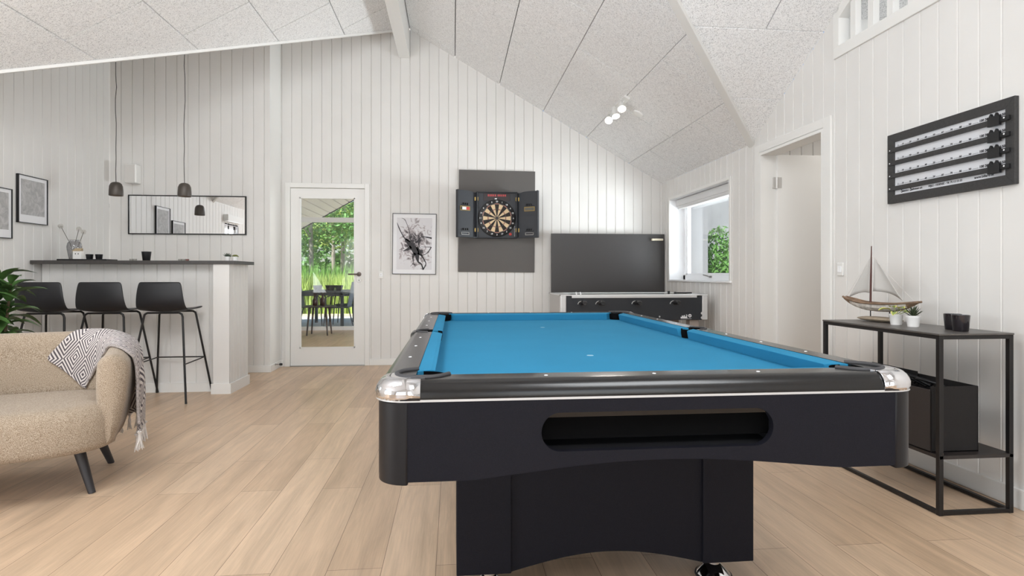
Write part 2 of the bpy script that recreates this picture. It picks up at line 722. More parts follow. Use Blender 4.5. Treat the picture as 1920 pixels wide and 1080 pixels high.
ZR, SL, XR = 3.92, .575, -.53          # ridge height, slope, ridge line
XR_, XL_ = 2.53, -3.59                 # right and left wall
YB = 6.87                              # back wall
YM = 6.49                              # boarded block with the mirror
YREAR = -2.6
ZE = ZR - SL * (XR_ - XR)              # eave height 2.16

# floor
o = MB().box(-3.75, 5.3, YREAR - .1, 11.35, -.12, 0).build('floor', FLOOR)
struct(o)

# back wall (door opening, roof line)
DX0, DX1, DZ = -1.855, -1.02, 2.045
board_wall('wall_back', (0, YB, 0), (1, 0, 0), (0, -1, 0), -1.965, XR_, [(-1.965, ZR), (XR, ZR), (XR_, ZE)],
           [(DX0 - .005, DX1 + .005, 0, DZ)], .1115, .055)
# block carrying the mirror, and its return beside the door
board_wall('wall_mirror', (0, YM, 0), (1, 0, 0), (0, -1, 0), XL_, -1.965, [(XL_, ZR - .2), (-1.965, ZR - .2)], (), .1115, -.018)
o = MB()
o.quad((-1.965, YM, 0), (-1.965, YB, 0), (-1.965, YB, ZR), (-1.965, YM, ZR - .2))
struct(o.build('wall_return', WTRIM, recalc=False))
# left wall: eave height until the bar bay, then a gable
LW = (2.80, 3.36, .98, 1.85)
GD = (-.85, 1.05, .12, 2.08)
board_wall('wall_left', (XL_, 0, 0), (0, 1, 0), (1, 0, 0), YREAR, YM, [(YREAR, ZE), (3.81, ZE), (YM, ZR - .2)],
           [LW, GD], .1115, .03)
# right wall: gable of the cross wing; the loft opening has its own balustrade
HW = (5.115, 6.60, .992, 1.925)
HD = (3.735, 4.575, 0, 2.055)
YV = 4.72
LO0, LO1, LOZ = -.26, 3.60, 2.49
board_wall('wall_right', (XR_, 0, 0), (0, 1, 0), (-1, 0, 0), YREAR, YB,
           [(YREAR, ZE), (-1.4, ZE), (LO0, ZE + SL * (LO0 + 1.4)), (LO0 + .001, LOZ), (LO1, LOZ), (LO1 + .001, ZE + SL * (YV - LO1)), (YV, ZE), (YB, ZE)],
           [HW, HD], .1185, .0835)
# rear wall, behind the camera, with two wide windows
board_wall('wall_rear', (0, YREAR, 0), (1, 0, 0), (0, 1, 0), XL_, XR_, [(XL_, ZE), (XR, ZR), (XR_, ZE)],
           [(.4, 2.3, .5, 2.1), (-3.05, -.45, .1, 2.1)], .1115, 0)

# ------------------------------------------------------------------ ceiling: wood wool panels with bevelled joints
cb = MB()


def clip(poly, ax, val, keep_less):
    out = []
    n = len(poly)
    for i in range(n):
        a, b = poly[i], poly[(i + 1) % n]
        ia = (a[ax] <= val) if keep_less else (a[ax] >= val)
        ib = (b[ax] <= val) if keep_less else (b[ax] >= val)
        if ia:
            out.append(a)
        if ia != ib:
            t = (val - a[ax]) / (b[ax] - a[ax])
            out.append((a[0] + t * (b[0] - a[0]), a[1] + t * (b[1] - a[1])))
    return out


def slope(poly, zf, row_ax, row0, row_w, stag):
    """poly in plan; rows counted along row_ax, panels 1.2 m long in the other"""
    g = .0036
    cb.add([(x, y, zf(x, y) + .02) for x, y in poly], [tuple(range(len(poly)))], 1)
    cb.add([(x, y, zf(x, y) + .10) for x, y in poly], [tuple(range(len(poly)))], 1)
    la = 1 - row_ax
    lo, hi = min(p[row_ax] for p in poly), max(p[row_ax] for p in poly)
    l0, l1 = min(p[la] for p in poly), max(p[la] for p in poly)
    k = math.floor((lo - row0) / row_w)
    while row0 + k * row_w < hi:
        a, b = row0 + k * row_w, row0 + (k + 1) * row_w
        s0 = stag + (.6 if k % 2 else 0)
        j = math.floor((l0 - s0) / 1.2)
        while s0 + j * 1.2 < l1:
            c, d = s0 + j * 1.2, s0 + (j + 1) * 1.2
            q = clip(poly, row_ax, a + g, False)
            q = clip(q, row_ax, b - g, True) if q else q
            q = clip(q, la, c + g, False) if q else q
            q = clip(q, la, d - g, True) if q else q
            if len(q) > 2:
                n = len(q)
                cx, cy = sum(p[0] for p in q) / n, sum(p[1] for p in q) / n
                vs_ = [(x, y, zf(x, y) + .018) for x, y in q]
                q2 = [(x + (cx - x) * .002, y + (cy - y) * .002) for x, y in q]
                vs_ += [(x, y, zf(x, y)) for x, y in q2]
                cb.add(vs_, [tuple(range(n, 2 * n))] + [(i, (i + 1) % n, (i + 1) % n + n, i + n) for i in range(n)], 0)
            j += 1
        k += 1


zr_ = lambda x, y: ZR - SL * (x - XR)
zl_ = lambda x, y: ZR - SL * (XR - x)
YC = YV - (XR_ - XR)                    # cross-wing ridge, right: 1.66
slope([(XR, YB), (XR_, YB), (XR_, YV), (XR, YC)], zr_, 0, .02, .524, 4.92)
slope([(XR, YC), (XR_, YC - (XR_ - XR)), (XR_, YREAR), (XR, YREAR)], zr_, 0, .02, .524, .1)
slope([(XR_, YV), (XR_, YC), (XR, YC)], lambda x, y: ZE + SL * (YV - y), 1, 4.285 - .53 * 8, .53, 2.11)
slope([(XR_, YC), (XR_, YC - (XR_ - XR)), (XR, YC)], lambda x, y: ZE + SL * (y - (YC - (XR_ - XR))), 1, 0, .53, 2.11)
slope([(XR, YB), (XL_, YB - (XR - XL_)), (XL_, YREAR), (XR, YREAR)], zl_, 0, -2.69 - .5175 * 3, .5175, 4.93)
slope([(XR, YB), (XL_, YB), (XL_, YB - (XR - XL_))], lambda x, y: ZE + SL * (y - (YB - (XR - XL_))), 1, 0, .53, .3)
struct(cb.build('ceiling', [CEIL, JOINT], recalc=False))

# ridge beam
o = MB().box(-.63, -.508, YREAR, YB - .002, 3.575, 3.95).build('ridge_beam', WTRIM, bevel=.003)
struct(o)


def strip(name, a, b, wd, ht, m=WTRIM, nz=(0, 0, 1)):
    a, b = Vector(a), Vector(b)
    t = (b - a).normalized()
    s_ = t.cross(Vector(nz)).normalized() * wd / 2
    n = Vector((0, 0, ht))
    return MB().prism([a - s_, a + s_, a + s_ - n, a - s_ - n], b - a).build(name, m, bevel=.002)


# valley boards where the wings meet
struct(strip('trim_1', (XR_, YV, ZE + .02), (XR, YC, ZR + .02), .055, .045))
struct(strip('trim_2', (XR - .04, YB - .04, ZR - .02), (XL_, YB - (XR - XL_), ZE + .0), .03, .025))
# skirting boards


def skirt(name, x0, x1, y0, y1, h_=.075):
    struct(MB().box(x0, x1, y0, y1, 0, h_).build(name, WTRIM, bevel=.003))


skirt('baseboard_back', -.972, XR_, YB - .014, YB)
skirt('baseboard_back_left', -1.965, -1.93, YB - .014, YB)
skirt('baseboard_return', -1.965, -1.951, YM - .014, YB)
skirt('baseboard_mirror', XL_, -1.965, YM - .014, YM)
skirt('baseboard_right', XR_ - .014, XR_, YREAR, 3.66, .09)
skirt('baseboard_right_far', XR_ - .014, XR_, 4.65, YB)
skirt('baseboard_left', XL_, XL_ + .014, 1.1, YM)

# ------------------------------------------------------------------ door_1: glazed door in the back wall
d = thing('door_1', 'white glazed door in the back wall with steel lever handle', 'door', (-1.44, YB, 0))
struct(d)
X0, X1 = DX0 + 1.44, DX1 + 1.44
fr = MB()
fr.box(X0 - .055, X0, -.02, .11, 0, 2.10)
fr.box(X1, X1 + .055, -.02, .11, 0, 2.10)
fr.box(X0, X1, -.02, .11, 2.045, 2.10)
fr.build('door_frame', WTRIM, d, bevel=.004)
gx0, gx1, gz0, gz1 = -1.751 + 1.44, -1.131 + 1.44, .205, 1.936
lf = MB()
a, b = X0 + .003, X1 - .003
lf.box(a, gx0, .0, .04, .008, 2.041).box(gx1, b, .0, .04, .008, 2.041)
lf.box(gx0, gx1, .0, .04, .008, gz0).box(gx0, gx1, .0, .04, gz1, 2.041)
lf.build('door_leaf', WTRIM, d)
bd = MB()
for (p, q, r_, s_) in ((gx0, gx0 + .012, gz0, gz1), (gx1 - .012, gx1, gz0, gz1)):
    bd.box(p, q, -.006, .03, r_, s_)
bd.box(gx0, gx1, -.006, .03, gz0, gz0 + .012).box(gx0, gx1, -.006, .03, gz1 - .012, gz1)
bd.build('glazing_bead', WTRIM, d)
MB().box(gx0 + .01, gx1 - .01, .018, .022, gz0 + .01, gz1 - .01).build('pane', GLASS, d)
hx = -1.085 + 1.44
hd = MB()
yx = Matrix.Translation((hx, 0, 1.055)) @ Matrix.Rotation(R(90), 4, 'X')
hd.lathe([(.026, 0), (.026, .007), (.009, .008), (.009, .045)], 20, 0, yx)
hd.tube([(hx, -.045, 1.055), (hx - .02, -.05, 1.055), (hx - .115, -.05, 1.055)], .009, 10)
hd.build('door_handle', mat('dark_bronze_handle', (92, 84, 80), .35, metal=.8), d, smooth=40)
kh = MB()
kh.lathe([(.024, 0), (.024, .007)], 20, 0, Matrix.Translation((hx, 0, .985)) @ Matrix.Rotation(R(90), 4, 'X'))
kh.box(hx - .004, hx + .004, -.0085, -.0065, .975, .995, 1)
kh.build('keyhole_plate', [STEEL, BLACK], d, smooth=40)
for z in (.27, 1.72):
    MB().lathe([(.008, 0), (.008, .11)], 10, 0, Matrix.Translation((X0 - .006, -.012, z))).build('hinge', WTRIM, d, smooth=40)
MB().box(X0, X1, -.03, .12, .0, .007).build('threshold', STEEL, d)

# ------------------------------------------------------------------ door_2: side room door, standing open
d = thing('door_2', 'white door in the right wall standing open into the side room', 'door', (XR_, 4.155, 0))
struct(d)
y0, y1 = 3.735 - 4.155, 4.575 - 4.155
fr = MB()
fr.box(-.018, .12, y0 - .0, y0 + .025, 0, 2.055).box(-.018, .12, y1 - .025, y1, 0, 2.055).box(-.018, .12, y0 + .025, y1 - .025, 2.03, 2.055)
fr.build('door_frame', WTRIM, d)
ar = MB()
ar.box(-.018, -.001, y0 - .075, y0 + .002, 0, 2.12).box(-.018, -.001, y1 - .002, y1 + .07, 0, 2.12)
ar.box(-.018, -.001, y0 + .002, y1 - .002, 2.05, 2.12)
ar.build('architrave', WTRIM, d, bevel=.003)
MB().box(.118, .118 + .80, .375, .415, .008, 2.035).build('door_leaf', WTRIM, d, bevel=.002)
hg = MB()
for z in (.28, 1.76):
    hg.box(.085, .117, .376, .3945, z, z + .09)
    hg.lathe([(.008, 0), (.008, .09)], 10, 0, Matrix.Translation((.112, .372, z)))
    hg.box(.118, .155, .3735, .3755, z, z + .09)
hg.build('hinge', mat('pale_nickel', (208, 206, 203), .4, metal=.5), d, smooth=40)

# side room seen through it
board_wall('wall_side_room_far', (0, 5.0, 0), (1, 0, 0), (0, -1, 0), 2.64, 4.5, [(2.64, 2.5), (4.5, 2.5)], (), .1115, .03)
o = MB()
o.quad((4.5, 3.2, 0), (4.5, 5.0, 0), (4.5, 5.0, 2.46), (4.5, 3.2, 2.46)).quad((2.64, 3.2, 0), (4.5, 3.2, 0), (4.5, 3.2, 2.46), (2.64, 3.2, 2.46))
struct(o.build('wall_side_room', WHITE))
o = MB().box(2.6, 4.6, 3.1, 5.1, 2.42, 2.47)
struct(o.build('ceiling_side_room', WTRIM))
o = MB()
o.box(2.60, 2.64, YREAR, 3.735, 0, 2.47).box(2.60, 2.64, 4.575, 5.05, 0, 2.47).box(2.60, 2.64, 3.735, 4.575, 2.055, 2.47)
struct(o.build('wall_right_back', WHITE))

# ------------------------------------------------------------------ window_1: right wall, deep reveal, roller blind
wv = thing('window_1', 'white window with deep reveal in the right wall', 'window', (XR_, 5.857, 0))
struct(wv)
a, b, z0, z1 = HW[0] - 5.857, HW[1] - 5.857, HW[2], HW[3]
rv = MB()
rv.box(-.002, .24, a - .02, a, z0 - .02, z1 + .02).box(-.002, .24, b, b + .02, z0 - .02, z1 + .02)
rv.box(-.002, .24, a, b, z1, z1 + .02)
rv.build('reveal', WFRAME, wv)
MB().box(-.02, .24, a - .03, b + .03, z0 - .018, z0).build('window_sill', WFRAME, wv, bevel=.003)
cs = MB()
cs.box(-.012, -.0005, a - .028, a, z0, z1 + .028).box(-.012, -.0005, b, b + .028, z0, z1 + .028).box(-.012, -.0005, a, b, z1, z1 + .028)
cs.build('casing', WTRIM, wv, bevel=.002)
fm = MB()
for (p, q, r_, s_) in ((a, a + .06, z0, z1), (b - .06, b, z0, z1)):
    fm.box(.16, .23, p, q, r_, s_)
fm.box(.16, .23, a, b, z0, z0 + .055).box(.16, .23, a, b, z1 - .07, z1)
fm.box(.175, .215, a + .06, a + .085, z0 + .055, z1 - .07).box(.175, .215, b - .085, b - .06, z0 + .055, z1 - .07)
fm.box(.175, .215, a + .06, b - .06, z0 + .055, z0 + .075).box(.175, .215, a + .06, b - .06, z1 - .095, z1 - .07)
fm.build('window_frame', WFRAME, wv, bevel=.003)
MB().box(.193, .197, a + .08, b - .08, z0 + .07, z1 - .09).build('pane', GLASS, wv)
bl = MB()
bl.box(.07, .145, a + .01, b - .01, z1 - .075, z1 - .005)
bl.lathe([(.028, 0), (.028, (b - a) - .06)], 16, 0, Matrix.Translation((.105, b - .03, z1 - .085)) @ Matrix.Rotation(R(90), 4, 'X'))
bl.build('roller_blind', mat('pale_grey_blind', (226, 226, 226), .6), wv, smooth=40)
lt = MB()
lt.box(.145, .162, -.02, .02, z0 + .025, z0 + .045).tube([(.145, 0, z0 + .035), (.125, .02, z0 + .045), (.12, .10, z0 + .055)], .007)
lt.build('window_handle', STEEL, wv, smooth=40)


def plain_window(name, loc, rz, wdt, zb, zt, label):
    """window set in a hole; local x along the wall, +y outward"""
    r0 = thing(name, label, 'window', loc, rz)
    struct(r0)
    h2 = wdt / 2
    f_ = MB()
    f_.box(-h2, -h2 + .06, .05, .12, zb, zt).box(h2 - .06, h2, .05, .12, zb, zt)
    f_.box(-h2, h2, .05, .12, zb, zb + .06).box(-h2, h2, .05, .12, zt - .06, zt)
    f_.box(-.03, .03, .05, .12, zb, zt)
    f_.build('window_frame', WFRAME, r0, bevel=.003)
    rr = MB()
    rr.box(-h2 - .02, -h2, 0, .2, zb, zt).box(h2, h2 + .02, 0, .2, zb, zt).box(-h2, h2, 0, .2, zt, zt + .02).box(-h2, h2, -.02, .2, zb - .02, zb)
    rr.build('reveal', WFRAME, r0)
    return r0


plain_window('window_2', (1.35, YREAR, 0), PI, 1.9, .5, 2.1, 'wide white window in the rear wall behind the camera')
plain_window('window_3', (-1.75, YREAR, 0), PI, 2.6, .1, 2.1, 'white garden window wall left of the rear window')
plain_window('window_4', (XL_, 3.08, 0), PI / 2, .56, .98, 1.85, 'small white window in the left wall nearest the bar')
plain_window('window_5', (XL_, .1, 0), PI / 2, 1.9, .12, 2.08, 'white garden door glazing in the left wall')
bx = MB().box(XL_ + .002, XL_ + .075, 2.76, 3.42, 1.90, 2.0).build('roller_blind', mat('white_blind_box', (228, 228, 226), .5))
tag(bx, 'white roller blind box above the left wall window', 'blind')

# ------------------------------------------------------------------ loft balustrade over the right wall
bal = thing('loft_balustrade', 'white slatted balustrade in the loft opening of the right wall', 'balustrade', (XR_, 2, 0))
struct(bal)
zc = lambda y: ZE + SL * (YV - y) if y > YC else ZE + SL * (y + 1.4)
rl = MB().box(-.012, .06, LO0 - 2, 3.64 - 2, LOZ - .008, 2.557)
rl.build('bottom_rail', WTRIM, bal, bevel=.003)
MB().box(-.012, .06, 3.585 - 2, 3.64 - 2, 2.557, zc(3.64) - .0).build('end_post', WTRIM, bal)
pts = [(-.012, 3.585 - 2, zc(3.585) - .075), (-.012, YC - 2, zc(YC) - .075), (-.012, YC - 2, zc(YC)), (-.012, 3.585 - 2, zc(3.585))]
MB().prism(pts, (.072, 0, 0)).build('top_rail', WTRIM, bal)
pts = [(-.012, LO0 - 2, zc(LO0) - .075), (-.012, YC - 2, zc(YC) - .075), (-.012, YC - 2, zc(YC)), (-.012, LO0 - 2, zc(LO0))]
MB().prism(pts, (.072, 0, 0)).build('top_rail', WTRIM, bal)
y = 3.464
while y > LO0 + .1:
    MB().box(.0, .04, y - .023 - 2, y + .023 - 2, 2.555, zc(y) - .04).build('baluster', WTRIM, bal)
    y -= .1575
# loft room behind it
o = MB()
o.quad((2.6, 3.66, 2.47), (5.2, 3.66, 2.47), (5.2, 3.66, 2.85), (2.6, 3.66, 2.85))
o.quad((5.2, LO0 - .3, 2.47), (5.2, 3.66, 2.47), (5.2, 3.66, 4.2), (5.2, LO0 - .3, 4.2))
o.quad((2.6, LO0 - .3, 2.47), (5.2, LO0 - .3, 2.47), (5.2, LO0 - .3, 3.1), (2.6, LO0 - .3, 3.1))
struct(o.build('wall_loft', WTRIM))
o = MB().box(2.535, 5.2, LO0 - .3, 3.68, 2.43, 2.485)
struct(o.build('floor_loft', WHITE))
cb = MB()
slope([(XR_, 3.7), (5.2, 3.7), (5.2, YC), (XR_, YC)], lambda x, y: ZE + SL * (YV - y), 1, 4.285 - .53 * 8, .53, 2.11)
slope([(XR_, YC), (5.2, YC), (5.2, LO0 - .5), (XR_, LO0 - .5)], lambda x, y: ZE + SL * (y + 1.4), 1, 0, .53, 2.11)
struct(cb.build('ceiling_loft', [CEIL, JOINT], recalc=False))

# ------------------------------------------------------------------ bar counter
bar = thing('bar_counter', 'white boarded bar counter with black worktop left of the glazed door', 'bar', (-2.75, 5.57, 0))
ox, oy = -2.75, 5.57
bw = MB()
board_wall('x', (2.75, 5.48 - oy, 0), (1, 0, 0), (0, -1, 0), XL_ + .004, -2.105, [(XL_ + .004, 1.143), (-2.105, 1.143)], (), .1115, .045, mb=bw)
bw.build('front_panel', WHITE, bar, recalc=False)
pl = MB()
pl.box(-2.105 + 2.75, -1.965 + 2.75 - .001, 5.355 - oy, 5.50 - oy, 0, 1.143)
pl.build('corner_post', WHITE, bar, bevel=.002)
en = MB()
board_wall('x', (-1.963 + 2.75, -oy, 0), (0, 1, 0), (1, 0, 0), 5.355, 5.81, [(5.355, 1.143), (5.81, 1.143)], (), .075, .045, mb=en)
en.quad((.786, 5.81 - oy, 0), (-.836, 5.81 - oy, 0), (-.836, 5.81 - oy, 1.143), (.786, 5.81 - oy, 1.143))
en.build('end_panel', WHITE, bar, recalc=False)
sk = MB()
sk.box(-.822, .645, 5.467 - oy, 5.48 - oy, 0, .08).box(.632, .80, 5.342 - oy, 5.355 - oy, 0, .09).box(.787, .80, 5.355 - oy, 5.823 - oy, 0, .09)
sk.box(.632, .645, 5.355 - oy, 5.48 - oy, 0, .09)
sk.build("skirting", WTRIM, bar)
MB().box(-.836, .835, 5.335 - oy, 5.84 - oy, 1.143, 1.173).build('worktop', BLK_LAM, bar, bevel=.002)

CT = 1.173


# items on the bar
def obj_at(name, label, cat, loc, group=None, rotz=0):
    return thing(name, label, cat, loc, rotz, group)


t = thing('serving_tray', 'black rectangular tray lying at the left end of the bar', 'tray', (-3.28, 5.60, CT))
MB().box(-.205, .205, -.09, .09, 0, .005).build('tray_base', BLACK, t, bevel=.002)
rm = MB()
rm.box(-.205, .205, -.09, -.083, .004, .016).box(-.205, .205, .083, .09, .004, .016).box(-.205, -.198, -.09, .09, .004, .016).box(.198, .205, -.09, .09, .004, .016)
rm.build('rim', BLACK, t, bevel=.001)
TZ = CT + .005
v = thing('flower_vase', 'clear grey glass vase on the black tray on the bar', 'vase', (-3.405, 5.62, TZ))
prof = [(.032, 0), (.036, .004), (.047, .06), (.054, .10), (.056, .125), (.050, .155), (.038, .172), (.037, .182), (.041, .186)]
MB().lathe(prof, 28, 0, None, False).lathe([(.001, .001), (.032, .001)], 28, 0, None, False).build('vase_body', VASE, v, smooth=60, solid=.003)
rb = MB()
for i in range(14):
    a_ = 2 * PI * i / 14
    rb.tube([((r_ + .001) * math.cos(a_), (r_ + .001) * math.sin(a_), z) for r_, z in prof[1:7]], .0011, 5)
rb.build('vase_ribs', mat('dark_grey_glass_rib', (120, 120, 122), .3), v)
for k, (tx, tz, ly) in enumerate(((-.115, .30, 'pale dried allium flower leaning left out of the vase'), (.035, .275, 'pale dried allium flower upright in the vase, the taller of the right pair'), (.072, .25, 'pale dried allium flower in the vase leaning furthest right'))):
    fl = thing('dried_flower', ly, 'flower', (-3.405, 5.62, TZ + .01), 0, 'dried alliums in the vase')
    bx0 = (.0, -.012, .006)[k]
    MB().tube([(bx0, 0, 0), (bx0 + tx * .3, .004, tz * .45), (tx, .006 * k, tz)], .0022, 6).build('stem', mat('grey_brown_stem', (92, 86, 78), .8), fl, smooth=60)
    hb = MB()
    r2 = random.Random(k)
    for i in range(70):
        dv = Vector((r2.gauss(0, 1), r2.gauss(0, 1), r2.gauss(.1, 1))).normalized()
        e = Vector((tx, .006 * k, tz)) + dv * .020
        hb.tube([Vector((tx, .006 * k, tz)), e], .0006, 3)
        hb.lathe([(.0005, -.002), (.0035, 0), (.0005, .002)], 5, 0, Matrix.Translation(e))
    hb.build('bloom', mat('pale_dry_bloom', (205, 202, 196), .9), fl)
hs = thing('house_ornament', 'small white ceramic house with beige roof on the black tray', 'ornament', (-3.335, 5.56, TZ))
bb = MB()
bb.box(-.035, .035, -.022, .022, 0, .082)
bb.build('house_body', POTW, hs, bevel=.002)
rf = MB().prism([(-.039, -.026, .082), (-.039, .026, .082), (-.025, 0, .108)], (.064, 0, 0)).build('roof', mat('beige_roof', (168, 152, 124), .7), hs)
wn = MB()
for xx in (-.012, .012):
    wn.box(xx - .003, xx + .003, -.0228, -.0215, .052, .064)
wn.build('window_opening', BLACK, hs)


def cup(name, label, cat, loc, r0, r1, h_, m, group=None):
    t_ = thing(name, label, cat, loc, 0, group)
    th = .003
    MB().lathe([(r0 - .002, 0), (r0, .002), (r1, h_), (r1 - th, h_), (r0 - th, .006), (.001, .006)], 24).build('cup_body', m, t_, smooth=50)
    return t_


cup('candle_cup', 'left of the two small black candle cups on the tray', 'cup', (-3.265, 5.60, TZ), .023, .030, .056, BLACK, 'small black cups on the tray')
cup('candle_cup', 'right of the two small black candle cups on the tray', 'cup', (-3.185, 5.60, TZ), .023, .030, .056, BLACK, 'small black cups on the tray')
cup('tumbler', 'single taller black tumbler in the middle of the bar', 'cup', (-2.79, 5.62, CT), .030, .040, .088, BLACK)
TLG = mat('tealight_glass', (168, 166, 160), .2)
TLR = mat('reddish_tealight_glass', (132, 92, 88), .2)
for (x, lb, m_, gp) in ((-2.91, 'low clear tealight glass left of the black tumbler, farther from it', TLG, 'clear tealight glasses left of the tumbler'),
                        (-2.878, 'low clear tealight glass left of the black tumbler, nearer to it', TLG, 'clear tealight glasses left of the tumbler'),
                        (-2.49, 'leftmost of the three low tealight glasses right of the tumbler', TLG, 'tealight glasses right of the tumbler'),
                        (-2.458, 'clear middle one of the three low tealight glasses right of the tumbler', TLG, 'tealight glasses right of the tumbler'),
                        (-2.426, 'reddish tealight glass at the right of three on the bar', TLR, 'tealight glasses right of the tumbler')):
    q = MB().lathe([(.012, 0), (.014, .002), (.015, .020), (.013, .020), (.012, .004), (.001, .004)], 14)
    tag(q.build('tealight_glass', m_, None, (x, 5.60, CT), smooth=50), lb, 'candle holder', gp)


def leaf(mb, base, dirv, up, ln, wd, droop=.2, mi=0, fold=.25, n=6, curl=0):
    base, dv, upv = Vector(base), Vector(dirv).normalized(), Vector(up).normalized()
    side = dv.cross(upv).normalized()
    upv = side.cross(dv).normalized()
    P = []
    for i in range(n + 1):
        t_ = i / n
        w_ = wd * (math.sin(PI * min(1, t_ * .97 + .03)) ** .8) * (1 - .25 * t_)
        if i == n:
            w_ = .0004
        c = base + dv * ln * t_ - Vector((0, 0, 1)) * droop * ln * t_ * t_
        P.append([c - side * w_ / 2 + upv * w_ * fold, c, c + side * w_ / 2 + upv * w_ * fold])
    mb.grid(P, mi)


def succulent(name, label, loc, gm, spiky, r_=.024, h_=.044, group='mini potted succulents on the bar', size=1.45, seed=0):
    t_ = thing(name, label, 'plant', loc, 0, group)
    MB().lathe([(r_ * .82, 0), (r_ * .84, .002), (r_, h_), (r_ * .9, h_), (r_ * .88, h_ - .005), (.001, h_ - .005)], 24).build('pot', POTW, t_, smooth=50)
    MB().lathe([(.0005, h_ - .006), (r_ * .88, h_ - .006), (.0005, h_ - .003)], 16).build('soil', SOIL, t_)
    lb = MB()
    rr = random.Random(seed)
    n = 26 if not spiky else 22
    for i in range(n):
        a_ = i * 2.39996
        el = R(15 + 70 * (i / n))
        L = size * (.030 if spiky else .020) * (1.15 - .35 * i / n)
        dv = Vector((math.cos(a_) * math.cos(el), math.sin(a_) * math.cos(el), math.sin(el)))
        p0 = Vector((0, 0, h_ - .006))
        if spiky:
            lb.tube([p0, p0 + dv * L * .5, p0 + dv * L + Vector((0, 0, L * .1))], [.0032 * size, .003 * size, .0003], 5)
        else:
            lb.tube([p0, p0 + dv * L * .45, p0 + dv * L * .85, p0 + dv * L], [.002, .0055, .0045, .0005], 6)
    lb.build('leaves', gm, t_, smooth=60)
    return t_


succulent('potted_succulent', 'tiny spiky dark succulent in white pot, left of two on the bar end', (-2.073, 5.60, CT), GREEN2, True, seed=1)
succulent('potted_succulent', 'tiny round olive succulent in white pot at the right end of the bar', (-2.005, 5.60, CT), GREEN3, False, seed=2)

# ------------------------------------------------------------------ pendants over the bar
for i, (x, y, zt, lb) in enumerate(((-3.04, 5.6, 3.17, 'left of two dark dome pendant lamps over the bar'), (-2.45, 5.6, 3.17, 'right of two dark dome pendant lamps over the bar'))):
    p = thing('pendant_lamp', lb, 'lamp', (x, y, 1.765), 0, 'pendant lamps over the bar')
    MB().lathe([(.056, 0), (.0575, .003), (.056, .05), (.053, .085), (.044, .108), (.030, .120), (.010, .125), (.009, .118), (.028, .113), (.040, .102), (.049, .08), (.052, .05), (.053, .003), (.056, 0)], 32, cap=False).build('lamp_shade', PENDM, p, smooth=50)
    ct = zc_ = ZE + SL * (y - (YB - (XR - XL_))) - 1.765
    rr = random.Random(i + 3)
    pts = [(0, 0, .12)] + [(rr.uniform(-.006, .006), 0, .12 + (ct - .13) * k / 12) for k in range(1, 12)] + [(0, 0, ct)]
    MB().tube(pts, .0028, 6).build('cord', mat('dark_textile_cord', (62, 60, 60), .8), p, smooth=60)
    MB().lathe([(.045, 0), (.045, .025), (.02, .032)], 20, 0, Matrix.Translation((0, 0, ct - .03))).build('ceiling_rose', PENDM, p, smooth=40)
    MB().lathe([(.001, .012), (.030, .014), (.036, .03), (.028, .06), (.012, .08)], 20).build('bulb', GLOW, p, smooth=50)
    lamp('pendant_glow', 'SPOT', (x, y, 1.775), (x, y, 0), 6, color=(1, .86, .7), spot_size=R(110), spot_blend=.8, shadow_soft_size=.04)

# ------------------------------------------------------------------ mirror, speaker, pictures, switches
mr = thing('wall_mirror', 'long horizontal mirror with thin black frame above the bar', 'mirror', (-2.80, YM, 1.682))
hw, hh = .588, .2
MB().box(-hw, hw, -.016, -.003, -hh, hh).build('mirror_glass', MIRROR, mr)
fm = MB()
fm.box(-hw - .007, -hw + .005, -.022, 0, -hh - .007, hh + .007).box(hw - .005, hw + .007, -.022, 0, -hh - .007, hh + .007)
fm.box(-hw, hw, -.022, 0, -hh - .007, -hh + .004).box(-hw, hw, -.022, 0, hh - .004, hh + .007)
fm.build('frame', BLACK, mr)
sp = thing('wall_speaker', 'white boxy wall speaker high beside the left pendant cord', 'speaker', (-3.335, YM, 2.10))
MB().box(-.055, .065, -.11, 0, -.1, .1).build('speaker_body', WTRIM, sp, bevel=.012)
MB().box(-.045, .055, -.114, -.108, -.088, .088).build('grille', mat('off_white_grille', (214, 211, 207), .8, bump=(600, .5)), sp, bevel=.003)


def picture(label, loc, rz, w_, h_, border, bordb, print_m, group=None, fr=.006, dp=.022):
    p = thing('framed_picture', label, 'picture', loc, rz, group)
    f_ = MB()
    a_, b_ = w_ / 2, h_ / 2
    f_.box(-a_, -a_ + fr, -dp, 0, -b_, b_).box(a_ - fr, a_, -dp, 0, -b_, b_).box(-a_, a_, -dp, 0, -b_, -b_ + fr).box(-a_, a_, -dp, 0, b_ - fr, b_)
    f_.build('frame', BLACK, p)
    MB().box(-a_ + fr, a_ - fr, -dp + .008, -.002, -b_ + fr, b_ - fr).build('mount', PAPER, p)
    MB().box(-a_ + border, a_ - border, -dp + .0065, -dp + .009, -b_ + bordb, b_ - border).build('print', print_m, p)
    return p


picture('higher black framed pale grey print on the left wall, nearer the bar corner', (XL_ + .001, 5.355, 1.685), PI / 2, .35, .402, .035, .07, SWIRL, 'grey prints on the left wall')
picture('lower black framed pale grey print on the left wall, cut by the picture edge', (XL_ + .001, 4.94, 1.543), PI / 2, .35, .402, .035, .07, SWIRL, 'grey prints on the left wall')
art = picture('black framed abstract ink artwork between glazed door and dartboard', (-.4515, YB - .001, 1.408), R(0), .505, .708, .05, .055, INKP)
art.rotation_euler = (0, R(.6), 0)
ik = MB()


